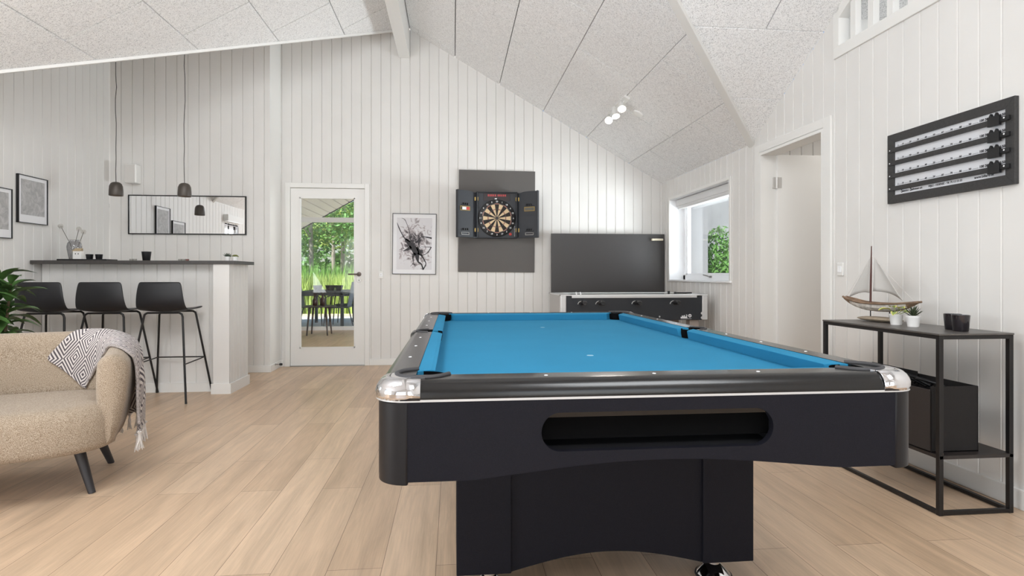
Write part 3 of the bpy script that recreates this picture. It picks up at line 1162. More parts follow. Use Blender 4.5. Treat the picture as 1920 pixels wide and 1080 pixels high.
def stroke(pts, ws):
    """flat brush stroke in the print plane, x/z in metres from the centre"""
    P = []
    n = len(pts)
    # catmull-rom
    sm = []
    for i in range(n - 1):
        p0, p1, p2, p3 = [Vector((pts[min(max(k, 0), n - 1)][0], pts[min(max(k, 0), n - 1)][1])) for k in (i - 1, i, i + 1, i + 2)]
        for s_ in range(6):
            t_ = s_ / 6
            q = .5 * ((2 * p1) + (-p0 + p2) * t_ + (2 * p0 - 5 * p1 + 4 * p2 - p3) * t_ * t_ + (-p0 + 3 * p1 - 3 * p2 + p3) * t_ ** 3)
            sm.append((q, ws[i] + (ws[i + 1] - ws[i]) * t_))
    sm.append((Vector(pts[-1]), ws[-1]))
    for i, (q, w_) in enumerate(sm):
        a_ = sm[max(i - 1, 0)][0]
        b_ = sm[min(i + 1, len(sm) - 1)][0]
        d_ = (b_ - a_).normalized()
        nrm = Vector((-d_.y, d_.x)) * w_ / 2
        P.append([(q.x + nrm.x, -.0161, q.y + nrm.y), (q.x - nrm.x, -.0161, q.y - nrm.y)])
    ik.grid(P)


S = lambda l: [((x - 390) / 831 * .6135 + 0, (555 - y) / 1080 * .80) for x, y in l]
stroke(S([(118, 225), (150, 310), (190, 390), (240, 470), (330, 520)]), [.004, .012, .01, .012, .02])
stroke(S([(190, 152), (240, 180), (280, 270), (310, 360), (318, 450), (340, 520)]), [.003, .007, .005, .008, .006, .014])
stroke(S([(318, 450), (330, 410), (365, 405), (390, 460), (410, 520)]), [.005, .004, .005, .007, .012])
stroke(S([(410, 540), (460, 490), (500, 445), (560, 440), (660, 462)]), [.02, .012, .009, .008, .02])
stroke(S([(470, 530), (500, 470), (560, 455), (640, 460)]), [.006, .005, .004, .006])
stroke(S([(490, 600), (560, 600), (650, 600)]), [.004, .006, .008])
stroke(S([(655, 600), (620, 660), (570, 710), (500, 730), (440, 700)]), [.012, .01, .007, .01, .02])
stroke(S([(480, 620), (462, 560), (480, 510), (530, 470)]), [.006, .007, .005, .004])
stroke(S([(250, 480), (320, 560), (400, 650), (430, 720), (450, 830), (500, 870), (535, 960)]), [.03, .05, .075, .06, .02, .014, .016])
stroke(S([(430, 600), (480, 700), (520, 760), (570, 850), (562, 900), (530, 955)]), [.03, .03, .016, .01, .012, .012])
stroke(S([(340, 600), (300, 630), (240, 660), (215, 665)]), [.04, .03, .012, .004])
stroke(S([(400, 700), (370, 760), (375, 850), (330, 910)]), [.04, .02, .006, .003])
ik.build('ink_strokes', INK, art)


def switch(label, loc, rz):
    s_ = thing('light_switch', label, 'switch', loc, rz)
    MB().box(-.028, .028, -.010, 0, -.042, .042).build('plate', WTRIM, s_, bevel=.003)
    MB().box(-.018, .018, -.014, -.009, -.020, .020).build('rocker', WFRAME, s_, bevel=.002)
    return s_


sw = switch('white wall switch between glazed door and ink artwork', (-.835, YB - .001, 1.048), 0)
MB().lathe([(.005, 0), (.005, .003)], 10, 0, Matrix.Translation((0, -.014, 0)) @ Matrix.Rotation(R(90), 4, 'X')).build('indicator', GREYSIDE, sw)
switch('white wall switch on the right wall between open door and console table', (XR_ - .001, 3.575, 1.085), -PI / 2)

ds = thing('door_stopper', 'black tipped steel door stop low on the wall return', 'door stop', (-1.951, 6.63, .062))
MB().lathe([(.014, 0), (.008, .004), (.006, .006), (.006, .045)], 14, 0, Matrix.Rotation(R(90), 4, 'Y')).build('stem', STEEL, ds, smooth=40)
MB().lathe([(.010, .045), (.013, .048), (.013, .072), (.010, .076)], 14, 0, Matrix.Rotation(R(90), 4, 'Y')).build('rubber_tip', BLACK, ds, smooth=40)

# ------------------------------------------------------------------ dartboard with its backing panel
bp = MB().box(-.452, .452, -.02, 0, -.6, .6).build('backing_panel', FELTGREY, None, (.512, YB - .001, 1.68), bevel=.003)
bp.rotation_euler = (0, R(.45), 0)
tag(bp, 'tall grey felt panel on the back wall behind the dartboard cabinet', 'wall panel')
dc = thing('dartboard_cabinet', 'open black dartboard cabinet on the grey felt panel', 'dartboard', (.505, YB - .021, 1.745))
cw, chh = .238, .27
cbx = MB()
cbx.box(-cw, cw, -.03, 0, -chh, chh)
cbx.box(-cw, -cw + .012, -.11, 0, -chh, chh).box(cw - .012, cw, -.11, 0, -chh, chh)
cbx.box(-cw, cw, -.11, 0, -chh, -chh + .012).box(-cw, cw, -.11, 0, chh - .012, chh)
cbx.build('case', NAVY2, dc, bevel=.002)
panel_y = -.085
MB().prism([(x, panel_y, z) for x, z in ((-.226, -.258), (.226, -.258), (.226, .258), (-.226, .258))], (0, .02, 0)).build('face_panel', NAVY, dc)
BZ = -.038
F = MB()
rot = lambda a_, r_: (r_ * math.sin(a_), 0, BZ + r_ * math.cos(a_))


def ring(mb, r0, r1, y_, sect, seg=4, th=.004):
    for i in range(20):
        mi = sect(i)
        for k in range(seg):
            a0 = 2 * PI * (i - .5 + k / seg) / 20
            a1 = 2 * PI * (i - .5 + (k + 1) / seg) / 20
            q = [rot(a0, r0), rot(a1, r0), rot(a1, r1), rot(a0, r1)]
            mb.add([(p[0], y_, p[2]) for p in q], [(0, 1, 2, 3)], mi)


nb = MB()
nb.lathe([(.214, 0), (.218, .004), (.218, .012), (.212, .016), (.001, .016)], 60, 0, Matrix.Translation((0, panel_y, BZ)) @ Matrix.Rotation(R(90), 4, 'X'))
nb.build('number_ring', mat('black_number_ring', (20, 20, 22), .45), dc, smooth=40)
yb = panel_y - .0175
ring(F, .018, .098, yb, lambda i: 1 if i % 2 == 0 else 0)
ring(F, .098, .108, yb - .0006, lambda i: 1 if i % 2 == 0 else 2)
ring(F, .108, .163, yb, lambda i: 1 if i % 2 == 0 else 0)
ring(F, .163, .172, yb - .0006, lambda i: 2 if i % 2 == 0 else 3)
F.lathe([(.018, 0), (.018, .002), (.008, .003), (.001, .003)], 24, 3, Matrix.Translation((0, yb, BZ)) @ Matrix.Rotation(R(90), 4, 'X'))
F.build('scoring_face', [BEIGE, DARTB, mat('dull_pink_ring', (176, 118, 104), .6), mat('dark_ring', (50, 46, 48), .5)], dc, recalc=False)
wr = MB()
for i in range(20):
    a_ = 2 * PI * (i - .5) / 20
    wr.tube([(.018 * math.sin(a_), yb - .001, BZ + .018 * math.cos(a_)), (.172 * math.sin(a_), yb - .001, BZ + .172 * math.cos(a_))], .0007, 4)
for r_ in (.098, .108, .163, .172):
    wr.tube([(r_ * math.sin(2 * PI * i / 60), yb - .001, BZ + r_ * math.cos(2 * PI * i / 60)) for i in range(61)], .0009, 4)
wr.build('wire_frame', STEEL, dc)
nm = MB()
for i, n_ in enumerate((20, 1, 18, 4, 13, 6, 10, 15, 2, 17, 3, 19, 7, 16, 8, 11, 14, 9, 12, 5)):
    a_ = 2 * PI * i / 20
    text(nm, str(n_), .026, (.193 * math.sin(a_), panel_y - .0168, BZ + .193 * math.cos(a_)), (1, 0, 0), (0, 0, 1), align='CENTER', bold=.0006)
nm.build('numerals', PAPER, dc)
dsb = MB().box(-.155, .155, panel_y - .005, panel_y, .165, .252).build('display', mat('dark_display_glass', (52, 44, 46), .55), dc, bevel=.002)
dg = MB()
for g0 in (-.105, .01):
    for k in range(5):
        x_ = g0 + k * .021
        for zz in (.218, .227, .236):
            dg.box(x_, x_ + .013, panel_y - .0062, panel_y - .005, zz, zz + .003)
        dg.box(x_, x_ + .0025, panel_y - .0062, panel_y - .005, .218, .238)
dg.build('display_digits', mat('red_led', (210, 90, 90), .4, emit=((230, 60, 60), .5)), dc)
MB().box(-.025, .0, panel_y - .0062, panel_y - .005, .183, .196).build('display_badge', PAPER, dc)
kb = MB().lathe([(.016, 0), (.016, .006), (.012, .008)], 16, 0, Matrix.Translation((.158, panel_y, -.222)) @ Matrix.Rotation(R(90), 4, 'X'))
kb.build('start_button', RED, dc, smooth=40)
bt = MB()
for k in range(7):
    bt.box(.203, .213, panel_y - .004, panel_y, -.245 + k * .018, -.237 + k * .018)
bt.build('small_buttons', GREYSIDE, dc)
# doors, swung open towards the room
for sgn, lab in ((-1, None), (1, None)):
    ang = math.atan2(.135, .24)
    M4 = Matrix.Translation((sgn * cw, -.105, 0)) @ Matrix.Rotation(-sgn * ang * -1 if sgn < 0 else -ang, 4, 'Z')
    if sgn < 0:
        M4 = Matrix.Translation((-cw - .004, -.105, 0)) @ Matrix.Rotation(ang, 4, 'Z') @ Matrix.Diagonal((-1, 1, 1, 1))
    else:
        M4 = Matrix.Translation((cw + .004, -.105, 0)) @ Matrix.Rotation(-ang, 4, 'Z')
    dm = MB()
    top = [(.0, .262), (.06, .272), (.12, .281), (.19, .272), (.262, .272)]
    out = [(0, -chh), (.262, -chh)] + [(x, z) for x, z in reversed([(0, .255), (.03, .256), (.075, .268), (.13, .272), (.262, .272)])]
    dm.prism([(x, 0, z) for x, z in out], (0, .012, 0), 0, M4)
    dm.box(0, .262, -.034, .0, -chh, -chh + .01, 1, M4).box(0, .01, -.034, 0, -chh, .255, 1, M4).box(.252, .262, -.034, 0, -chh, .272, 1, M4)
    dr = dm.build('cabinet_door', [NAVY, NAVY2], dc)
    for zz in (-.19, .10):
        ex = MB()
        ex.box(.10, .20, -.012, -.001, zz, zz + .006, 0, M4)
        for k in range(3):
            ex.box(.112 + k * .026, .122 + k * .026, -.02, -.001, zz + .004, zz + .026, 0, M4)
        ex.build('dart_holder', BLACK, dr)
    wnx = MB()
    wnx.box(.085, .215, -.006, -.001, .04, .09, 0, M4).box(.093, .207, -.008, -.004, .048, .082, 1, M4)
    if sgn < 0:
        wnx.box(.094, .135, -.0095, -.006, .049, .081, 2, M4)
        wnx.box(.137, .19, -.0095, -.006, .049, .081, 3, M4)
    wnx.build('score_slot', [BRASS, BLACK if sgn < 0 else mat('olive_grey_card', (98, 98, 92), .7), RED, PAPER], dr)
    ld = MB()
    ld.box(.10, .205, -.014, -.001, -.238, -.232, 0, M4).box(.10, .205, -.014, -.001, -.212, -.208, 0, M4).box(.10, .104, -.014, -.001, -.238, -.208, 0, M4).box(.201, .205, -.014, -.001, -.238, -.208, 0, M4)
    ld.build('chalk_tray', GREYSIDE, dr)
    for zz in (-.20, .16):
        MB().box(-.022, .022, -.012, -.004, zz, zz + .045, 0, Matrix.Translation((sgn * (cw + .001), -.105, 0))).build('hinge', BRASS, dc, bevel=.002)

# ------------------------------------------------------------------ tennis table half and football table
tt = thing('tennis_table_board', 'large dark grey board standing upright on the back wall behind the football table', 'table board', (1.835, 6.78, 0))
MB().box(-.69, .685, -.022, .0, .012, 1.535).build('playing_board', TTOP, tt, bevel=.003)
MB().box(-.67, .67, .0, .06, 1.40, 1.44).build('cross_bar', BLK_MET, tt)
for x in (-.6, .6):
    MB().box(x - .03, x + .03, -.03, .02, 0, .014).build('foot', BLACK, tt)
nt_ = MB().box(-.065, .07, -.02, .02, -.012, .012).build('chalk_block', mat('cream_wood_block', (226, 218, 196), .6), None, (2.42, 6.735, 1.468), bevel=.003)
tag(nt_, 'small cream block fixed to the top right of the dark board', 'block')

ft = thing('football_table', 'dark football table with silver corners behind the pool table', 'football table', (1.69, 5.63, 0))
L0, L1, Y0, Y1 = 0.985 - 1.69, 2.40 - 1.69, 5.30 - 5.63, 5.96 - 5.63
fz0, fz1 = .622, .865
b_ = MB()
b_.box(L0 + .055, L1 - .055, Y0, Y0 + .025, fz0, fz1 - .02).box(L0 + .055, L1 - .055, Y1 - .025, Y1, fz0, fz1 - .02)
b_.box(L0 + .05, L1 - .05, Y0 + .01, Y1 - .01, fz0 + .005, fz0 + .12)
b_.build('side_panel', FOOSB, ft, bevel=.002)
e_ = MB()
for x in (L0, L1 - .02):
    MB().box(x, x + .02, Y0 + .05, Y1 - .05, fz0, fz1 - .012).build('end_panel', GREYSIDE, ft, bevel=.002)
for x in (L0, L1 - .055):
    for y in (Y0 - .004, Y1 - .056):
        MB().box(x, x + .055, y, y + .06, fz0, fz1 - .01).build('corner_profile', ALU, ft, bevel=.008)
tp = MB()
tp.box(L0, L1, Y0 - .004, Y0 + .06, fz1 - .012, fz1).box(L0, L1, Y1 - .06, Y1, fz1 - .012, fz1)
tp.box(L0, L0 + .12, Y0, Y1, fz1 - .012, fz1).box(L1 - .12, L1, Y0, Y1, fz1 - .012, fz1)
tp.build('top_rim', mat('silver_white_rim', (214, 214, 214), .35), ft, bevel=.003)
MB().box(L0 + .11, L1 - .11, Y0 + .05, Y1 - .05, fz1 - .11, fz1 - .10).build('playing_field', mat('green_playfield', (70, 120, 80), .7), ft)
MB().box(L0 + .105, L1 - .11, Y0 - .012, Y0 - .001, fz1 - .032, fz1 - .008).build('ball_rail', ALU, ft, bevel=.002)
lf = MB()
for x in (L0 + .07, L1 - .16):
    for y in (Y0 + .04, Y1 - .13):
        lf.box(x, x + .09, y, y + .09, .02, fz0)
        q = MB().box(x, x + .09, y, y + .09, .02, fz0 + .004).build('leg', mat('taupe_leg', (150, 138, 130), .5), ft, bevel=.003)
        MB().lathe([(.03, 0), (.03, .018), (.012, .022)], 16, 0, Matrix.Translation((x + .045, y + .045, 0))).build('levelling_foot', BLACK, q, smooth=40)
# rods: four handled towards the room
rx = [1.188 - 1.69, 1.355 - 1.69, 1.70 - 1.69, 2.07 - 1.69]
for i, x in enumerate(rx):
    rd = MB().tube([(x, Y0 - .10, fz1 - .075), (x, Y1 + .03, fz1 - .075)], .008, 10).build('rod', CHROME, ft, smooth=60)
    hgm = MB()
    hgm.lathe([(.020, 0), (.022, .01), (.018, .06), (.021, .1), (.018, .108)], 16, 0, Matrix.Translation((x, Y0 - .02, fz1 - .075)) @ Matrix.Rotation(R(90), 4, 'X'))
    hgm.build('handle', BLACK, rd, smooth=50)
    MB().tube([(x + .040 * math.cos(a_), Y0 - .008, fz1 - .090 + .030 * math.sin(a_)) for a_ in [PI * k / 10 for k in range(11)]], .0045, 6).build('bearing_ring', GREYSIDE, rd, smooth=60)
for i, x in enumerate((1.27 - 1.69, 1.52 - 1.69, 1.86 - 1.69, 2.2 - 1.69)):
    rd = MB().tube([(x, Y0 + .02, fz1 - .075), (x, Y1 + .12, fz1 - .075)], .008, 10).build('rod', CHROME, ft, smooth=60)
k = 0
for x, n_, m_ in ((rx[0], 1, PAPER), (rx[1], 2, PAPER), (rx[2], 5, BLACK), (rx[3], 3, PAPER), (1.27 - 1.69, 3, BLACK), (1.52 - 1.69, 5, PAPER), (1.86 - 1.69, 2, BLACK), (2.2 - 1.69, 1, BLACK)):
    for j in range(n_):
        y = Y0 + .33 + (j - (n_ - 1) / 2) * .11
        q = MB().box(x - .008, x + .008, y - .012, y + .012, fz1 - .095, fz1 - .035)
        q.lathe([(.001, 0), (.009, .004), (.010, .012), (.001, .02)], 8, 0, Matrix.Translation((x, y, fz1 - .036)))
        q.build('player_figure', m_, ft)
        k += 1
sc_ = MB()
for x in (L0 + .16, L0 + .20):
    sc_.tube([(x, Y0 + .04, fz1), (x - .006, Y0 + .04, fz1 + .022)], .006, 8)
sc_.build('score_peg', PAPER, ft)
sc2 = MB()
sc2.box(2.18 - 1.69, 2.33 - 1.69, Y0 + .20, Y0 + .26, fz1, fz1 + .012).lathe([(.012, 0), (.009, .02)], 12, 0, Matrix.Translation((2.12 - 1.69, Y0 + .1, fz1)))
sc2.lathe([(.010, 0), (.012, .03)], 12, 0, Matrix.Translation((2.03 - 1.69, Y0 + .03, fz1)))
sc2.build('score_counter', BLACK, ft)
bl_ = MB()
for x, z in ((1.10, .68), (1.93, .655), (2.345, .685), (2.345, .642)):
    bl_.lathe([(.013 if x != 1.93 else .008, 0), (.011 if x != 1.93 else .006, .004)], 16, 0, Matrix.Translation((x - 1.69, Y0, z)) @ Matrix.Rotation(R(90), 4, 'X'))
bl_.build('bolt_cap', ALU, ft, smooth=40)
lg = MB()
yy = Y0 - .0012
cx = 2.19 - 1.69
lg.box(cx - .055, cx + .005, yy, Y0, .640, .652)
lg.box(cx - .045, cx - .012, yy, Y0, .657, .663).box(cx - .02, cx - .013, yy, Y0, .652, .668).box(cx - .038, cx - .030, yy, Y0, .652, .660)
lg.prism([(cx + .005, yy, .640), (cx + .010, yy, .640), (cx + .003, yy, .675), (cx - .001, yy, .675)], (0, .001, 0))
lg.prism([(cx - .005, yy, .655), (cx - .002, yy, .652), (cx + .014, yy, .668), (cx + .011, yy, .670)], (0, .001, 0))
for i in range(20):
    a0, a1 = 2 * PI * i / 20, 2 * PI * (i + 1) / 20
    lg.add([(cx + .035 + .016 * math.cos(a0), yy, .662 + .016 * math.sin(a0)), (cx + .035 + .016 * math.cos(a1), yy, .662 + .016 * math.sin(a1)),
            (cx + .035 + .010 * math.cos(a1), yy, .662 + .010 * math.sin(a1)), (cx + .035 + .010 * math.cos(a0), yy, .662 + .010 * math.sin(a0))], [(0, 1, 2, 3)])
lg.box(cx + .032, cx + .038, yy, Y0, .655, .670)
lg.box(cx - .055, cx + .05, yy, Y0, .632, .6345)
lg.build('printed_logo', PAPER, ft)

# ------------------------------------------------------------------ pool table
PX, PY0, PY1 = .512, 1.39, 3.91
pt = thing('pool_table', 'black pool table with blue cloth in the middle of the room', 'pool table', (PX, 2.65, 0))
HW_, HL = .70, 1.26
CZ, NZ, RZ = .752, .790, .797         # cloth, cushion nose, rail top
nw, nl = .56, 1.12
PR = .062                              # pocket radius


def rrect(hx_, hy_, r_, seg=8, cx_=0, cy_=0):
    pts = []
    for qx, qy, a0 in ((1, 1, 0), (-1, 1, 90), (-1, -1, 180), (1, -1, 270)):
        for k_ in range(seg + 1):
            a_ = R(a0 + 90 * k_ / seg)
            pts.append((cx_ + qx * (hx_ - r_) + r_ * math.cos(a_), cy_ + qy * (hy_ - r_) + r_ * math.sin(a_)))
    return pts


pockets = [(-1, -1), (1, -1), (-1, 0), (1, 0), (-1, 1), (1, 1)]
pc = []
for sx, sy in pockets:
    if sy == 0:
        pc.append((sx * (nw + .060), 0, .055))
    else:
        pc.append((sx * (nw + .030), sy * (nl + .030), .060))

# slate and cloth with pocket holes: polygon with bites via bmesh boolean-free grid
bed = MB()


def inpocket(x, y, grow=0):
    return any((x - px_) ** 2 + (y - py_) ** 2 < (r_ + grow) ** 2 for px_, py_, r_ in pc)


nx, ny = 120, 240
xs = [-.61 + 1.22 * i / nx for i in range(nx + 1)]
ys = [-1.17 + 2.34 * i / ny for i in range(ny + 1)]
idx = {}


def push(x, y):
    # snap vertices that fall just inside a pocket onto its rim
    for px_, py_, r_ in pc:
        d_ = math.hypot(x - px_, y - py_)
        if d_ < r_ and d_ > r_ - .016:
            return px_ + (x - px_) * r_ / d_, py_ + (y - py_) * r_ / d_
    return x, y


for j in range(ny):
    for i in range(nx):
        cx_, cy_ = (xs[i] + xs[i + 1]) / 2, (ys[j] + ys[j + 1]) / 2
        if inpocket(cx_, cy_, -.004):
            continue
        q = [push(xs[i + a_], ys[j + c_]) for a_, c_ in ((0, 0), (1, 0), (1, 1), (0, 1))]
        ids = []
        for p in q:
            key = (round(p[0], 5), round(p[1], 5))
            if key not in idx:
                idx[key] = len(bed.v)
                bed.v.append((p[0], p[1], CZ))
            ids.append(idx[key])
        if len(set(ids)) == 4:
            bed.f.append(tuple(ids))
            bed.m.append(0)
bo = bed.build('cloth', BAIZE, pt, recalc=False)
sl_ = MB().box(-.50, .50, -1.05, 1.05, CZ - .045, CZ - .003)
sl_.build('slate', RAILM, pt)

# rails: one closed ring per straight segment, cushions as tapered prisms


def cushion(name, p0, p1, inward, c0, c1):
    """p0,p1 nose line ends (x,y); inward unit; c0,c1 cut-back at each end"""
    p0, p1, n_ = Vector(p0), Vector(p1), Vector(inward)
    t_ = (p1 - p0).normalized()
    back = .046
    prof = [(0, NZ), (0.010, CZ - .001), (back, CZ), (back, RZ - .001), (.012, NZ + .003)]
    A, B = [], []
    for d_, z in prof:
        a_ = p0 - n_ * d_ - t_ * c0 * (d_ / back)
        b_ = p1 - n_ * d_ + t_ * c1 * (d_ / back)
        A.append((a_.x, a_.y, z))
        B.append((b_.x, b_.y, z))
    m_ = MB()
    n = len(A)
    m_.add(A + B, [tuple(range(n)), tuple(range(2 * n - 1, n - 1, -1))] + [(i, (i + 1) % n, (i + 1) % n + n, i + n) for i in range(n)])
    m_.build('cushion', BAIZE, pt, bevel=.002)


g = .064
cushion('c', (-nw, -nl + g), (-nw, -.062), (1, 0), .045, .036)
cushion('c', (-nw, .062), (-nw, nl - g), (1, 0), .036, .045)
cushion('c', (nw, -.062), (nw, -nl + g), (-1, 0), .036, .045)
cushion('c', (nw, nl - g), (nw, .062), (-1, 0), .045, .036)
cushion('c', (nw - g, -nl), (-nw + g, -nl), (0, 1), .045, .045)
cushion('c', (-nw + g, nl), (nw - g, nl), (0, -1), .045, .045)


def rail(p0, p1, inward, wid, l0, l1):
    """moulded rail: flat top, rounded outer shoulder, down to the cabinet"""
    p0, p1, n_ = Vector(p0), Vector(p1), Vector(inward)
    prof = [(0, RZ), (.0, CZ - .05)]
    W = wid
    outer = [(W, .753)]
    arc = []
    rr_ = .034
    for k_ in range(0, 9):
        a_ = R(90 * k_ / 8)
        arc.append((W - rr_ + rr_ * math.cos(a_), RZ - rr_ * 1.15 + rr_ * 1.15 * math.sin(a_)))
    prof = [(0, CZ - .05), (W - .01, CZ - .05), (W, .753)] + arc + [(0, RZ)]
    A = [(*(p0 - n_ * d_)[:], z) for d_, z in prof]
    B = [(*(p1 - n_ * d_)[:], z) for d_, z in prof]
    n = len(A)
    m_ = MB()
    m_.add(A + B, [tuple(range(n)), tuple(range(2 * n - 1, n - 1, -1))] + [(i, (i + 1) % n, (i + 1) % n + n, i + n) for i in range(n)])
    return m_


bk = .046
xi, yi = nw + bk, nl + bk
cut = .075
for sx in (-1, 1):
    rail((sx * xi, -yi - .02 + cut * .0 + .012), (sx * xi, -.058), (-sx, 0), HW_ - xi, 0, 0).build('rail', RAILM, pt, smooth=50)
    rail((sx * xi, .058), (sx * xi, yi + .008), (-sx, 0), HW_ - xi, 0, 0).build('rail', RAILM, pt, smooth=50)
for sy in (-1, 1):
    rail((-xi - .008 + .0, sy * yi), (xi + .008, sy * yi), (0, -sy), HL - yi, 0, 0).build('rail', RAILM, pt, smooth=50)
# middle pocket bridges
for sx in (-1, 1):
    m_ = MB()
    W = HW_ - xi
    m_.box(min(sx * (xi + .062), sx * HW_), max(sx * (xi + .062), sx * HW_), -.06, .06, .705, RZ - .001)
    m_.build('rail', RAILM, pt, bevel=.012)

# corner castings, chrome
for sx, sy in ((-1, -1), (1, -1), (-1, 1), (1, 1)):
    m_ = MB()
    rows = []
    for k_ in range(0, 13):
        a_ = R(90 * k_ / 12)
        # plan direction from corner arc centre
        cr = .075
        cx_, cy_ = HW_ - cr, HL - cr
        ux, uy = math.cos(a_), math.sin(a_)
        row = []
        for (d_, z) in [(0.0, .752), (0.003, .765)] + [(.003 - .034 * (1 - math.cos(R(90 * q / 6))), RZ + .002 - .034 * 1.15 * (1 - math.sin(R(90 * q / 6)))) for q in range(7)]:
            row.append((sx * (cx_ + (cr + d_) * ux), sy * (cy_ + (cr + d_) * uy), z))
        rows.append(row)
    # straight lead-ins along both rails
    lead0 = [(x, sy * (abs(y) - .035), z) for x, y, z in rows[0]]
    lead1 = [(sx * (abs(x) - .035), y, z) for x, y, z in rows[-1]]
    P = [lead0] + rows + [lead1]
    m_.grid(P)
    m_.build('corner_casting', CHROME, pt, smooth=60, solid=.003)
    # top plate of the casting running in to the pocket
    fl_ = MB()
    px_, py_, r_ = [q for q in pc if q[0] * sx > 0 and q[1] * sy > 0][0]
    top = []
    for k_ in range(0, 13):
        a_ = R(-20 + 130 * k_ / 12)
        top.append((px_ + sx * (r_ + .004) * math.cos(a_), py_ + sy * (r_ + .004) * math.sin(a_)))
    outer = []
    for k_ in range(0, 13):
        a_ = R(90 * k_ / 12)
        cr = .042
        outer.append((sx * (HW_ - .075 + cr * math.cos(a_)), sy * (HL - .075 + cr * math.sin(a_))))
    outer = [(outer[0][0], sy * (abs(outer[0][1]) - .035))] + outer[1:-1] + [(sx * (abs(outer[-1][0]) - .035), outer[-1][1])]
    fl_.grid([[(x, y, RZ + .0025) for x, y in top], [(x, y, RZ + .0015) for x, y in outer]])
    fl_.build('corner_plate', CHROME, pt, solid=.002)
    # rubber pocket lip, horseshoe
    lp = MB()
    pts = []
    for k_ in range(0, 25):
        a_ = R(-62 + 214 * k_ / 24)
        pts.append((px_ + sx * (r_ + .005) * math.cos(a_), py_ + sy * (r_ + .005) * math.sin(a_), RZ + .0015))
    e0, e1 = Vector(pts[0]), Vector(pts[-1])
    pts = [e0 + (e0 - Vector(pts[1])).normalized() * .018] + pts + [e1 + (e1 - Vector(pts[-2])).normalized() * .018]
    lp.tube(pts, .0062, 8)
    lp.build('pocket_lip', RUB, pt, smooth=60)
    # pocket liner
    ln_ = MB()
    ln_.lathe([(r_ - .012, -.10), (r_ + .004, -.02), (r_ + .004, .0)], 28, 0, Matrix.Translation((px_, py_, RZ - .004)), False)
    ln_.lathe([(.001, -.10), (r_ - .012, -.10)], 28, 0, Matrix.Translation((px_, py_, RZ - .004)), False)
    ln_.build('pocket_liner', DARKIN, pt, smooth=60)
for sx in (-1, 1):
    px_, py_, r_ = [q for q in pc if q[0] * sx > 0 and q[1] == 0][0]
    lp = MB()
    pts = []
    for k_ in range(0, 19):
        a_ = R(-82 + 164 * k_ / 18)
        pts.append((px_ - sx * .004 + sx * (r_ + .004) * math.cos(a_), (r_ + .006) * math.sin(a_), RZ + .0005))
    lp.tube(pts, .0042, 8).build('pocket_lip', RUB, pt, smooth=60)
    ln_ = MB()
    ln_.lathe([(r_ - .012, -.10), (r_ + .004, -.02), (r_ + .004, .0)], 28, 0, Matrix.Translation((px_, py_, RZ - .004)), False)
    ln_.lathe([(.001, -.10), (r_ - .012, -.10)], 28, 0, Matrix.Translation((px_, py_, RZ - .004)), False)
    ln_.build('pocket_liner', DARKIN, pt, smooth=60)
# silver line under the rails
sv = MB()
o1 = rrect(HW_ + .001, HL + .001, .075)
o2 = rrect(HW_ - .02, HL - .02, .06)
n = len(o1)
sv.add([(x, y, .748) for x, y in o1] + [(x, y, .7535) for x, y in o1] + [(x, y, .7535) for x, y in o2] + [(x, y, .748) for x, y in o2],
       [(i + n * a_, (i + 1) % n + n * a_, (i + 1) % n + n * ((a_ + 1) % 4), i + n * ((a_ + 1) % 4)) for i in range(n) for a_ in range(4)])
sv.build('silver_trim', ALU, pt)
# rail sights
sg = MB()
for sx in (-1, 1):
    for yy_ in (-.84, -.56, -.28, .28, .56, .84):
        sg.lathe([(.005, 0), (.004, .001)], 10, 0, Matrix.Translation((sx * (xi + .038), yy_, RZ)))
for sy in (-1, 1):
    for xx_ in (-.28, 0, .28):
        sg.lathe([(.005, 0), (.004, .001)], 10, 0, Matrix.Translation((xx_, sy * (yi + .038), RZ)))
sg.build('rail_sight', PAPER, pt)
sp_ = MB()
for yy_ in (2.105 - 2.65, 3.25 - 2.65):
    sp_.lathe([(.013, 0), (.012, .0006)], 16, 0, Matrix.Translation((-.01, yy_, CZ)))
sp_.build('spot_sticker', mat('pale_spot_sticker', (130, 170, 190), .7), pt)

# cabinet (apron)
ZT, ZB = .748, .559
ZARC = .0355


def zbot(x):
    a_ = abs(x) / .475
    return ZB + (ZARC * math.cos(a_ * PI / 2) ** 1.15 if a_ < 1 else 0)


def zbotl(y):
    a_ = abs(y) / .95
    return ZB + (ZARC * math.cos(a_ * PI / 2) ** 1.15 if a_ < 1 else 0)


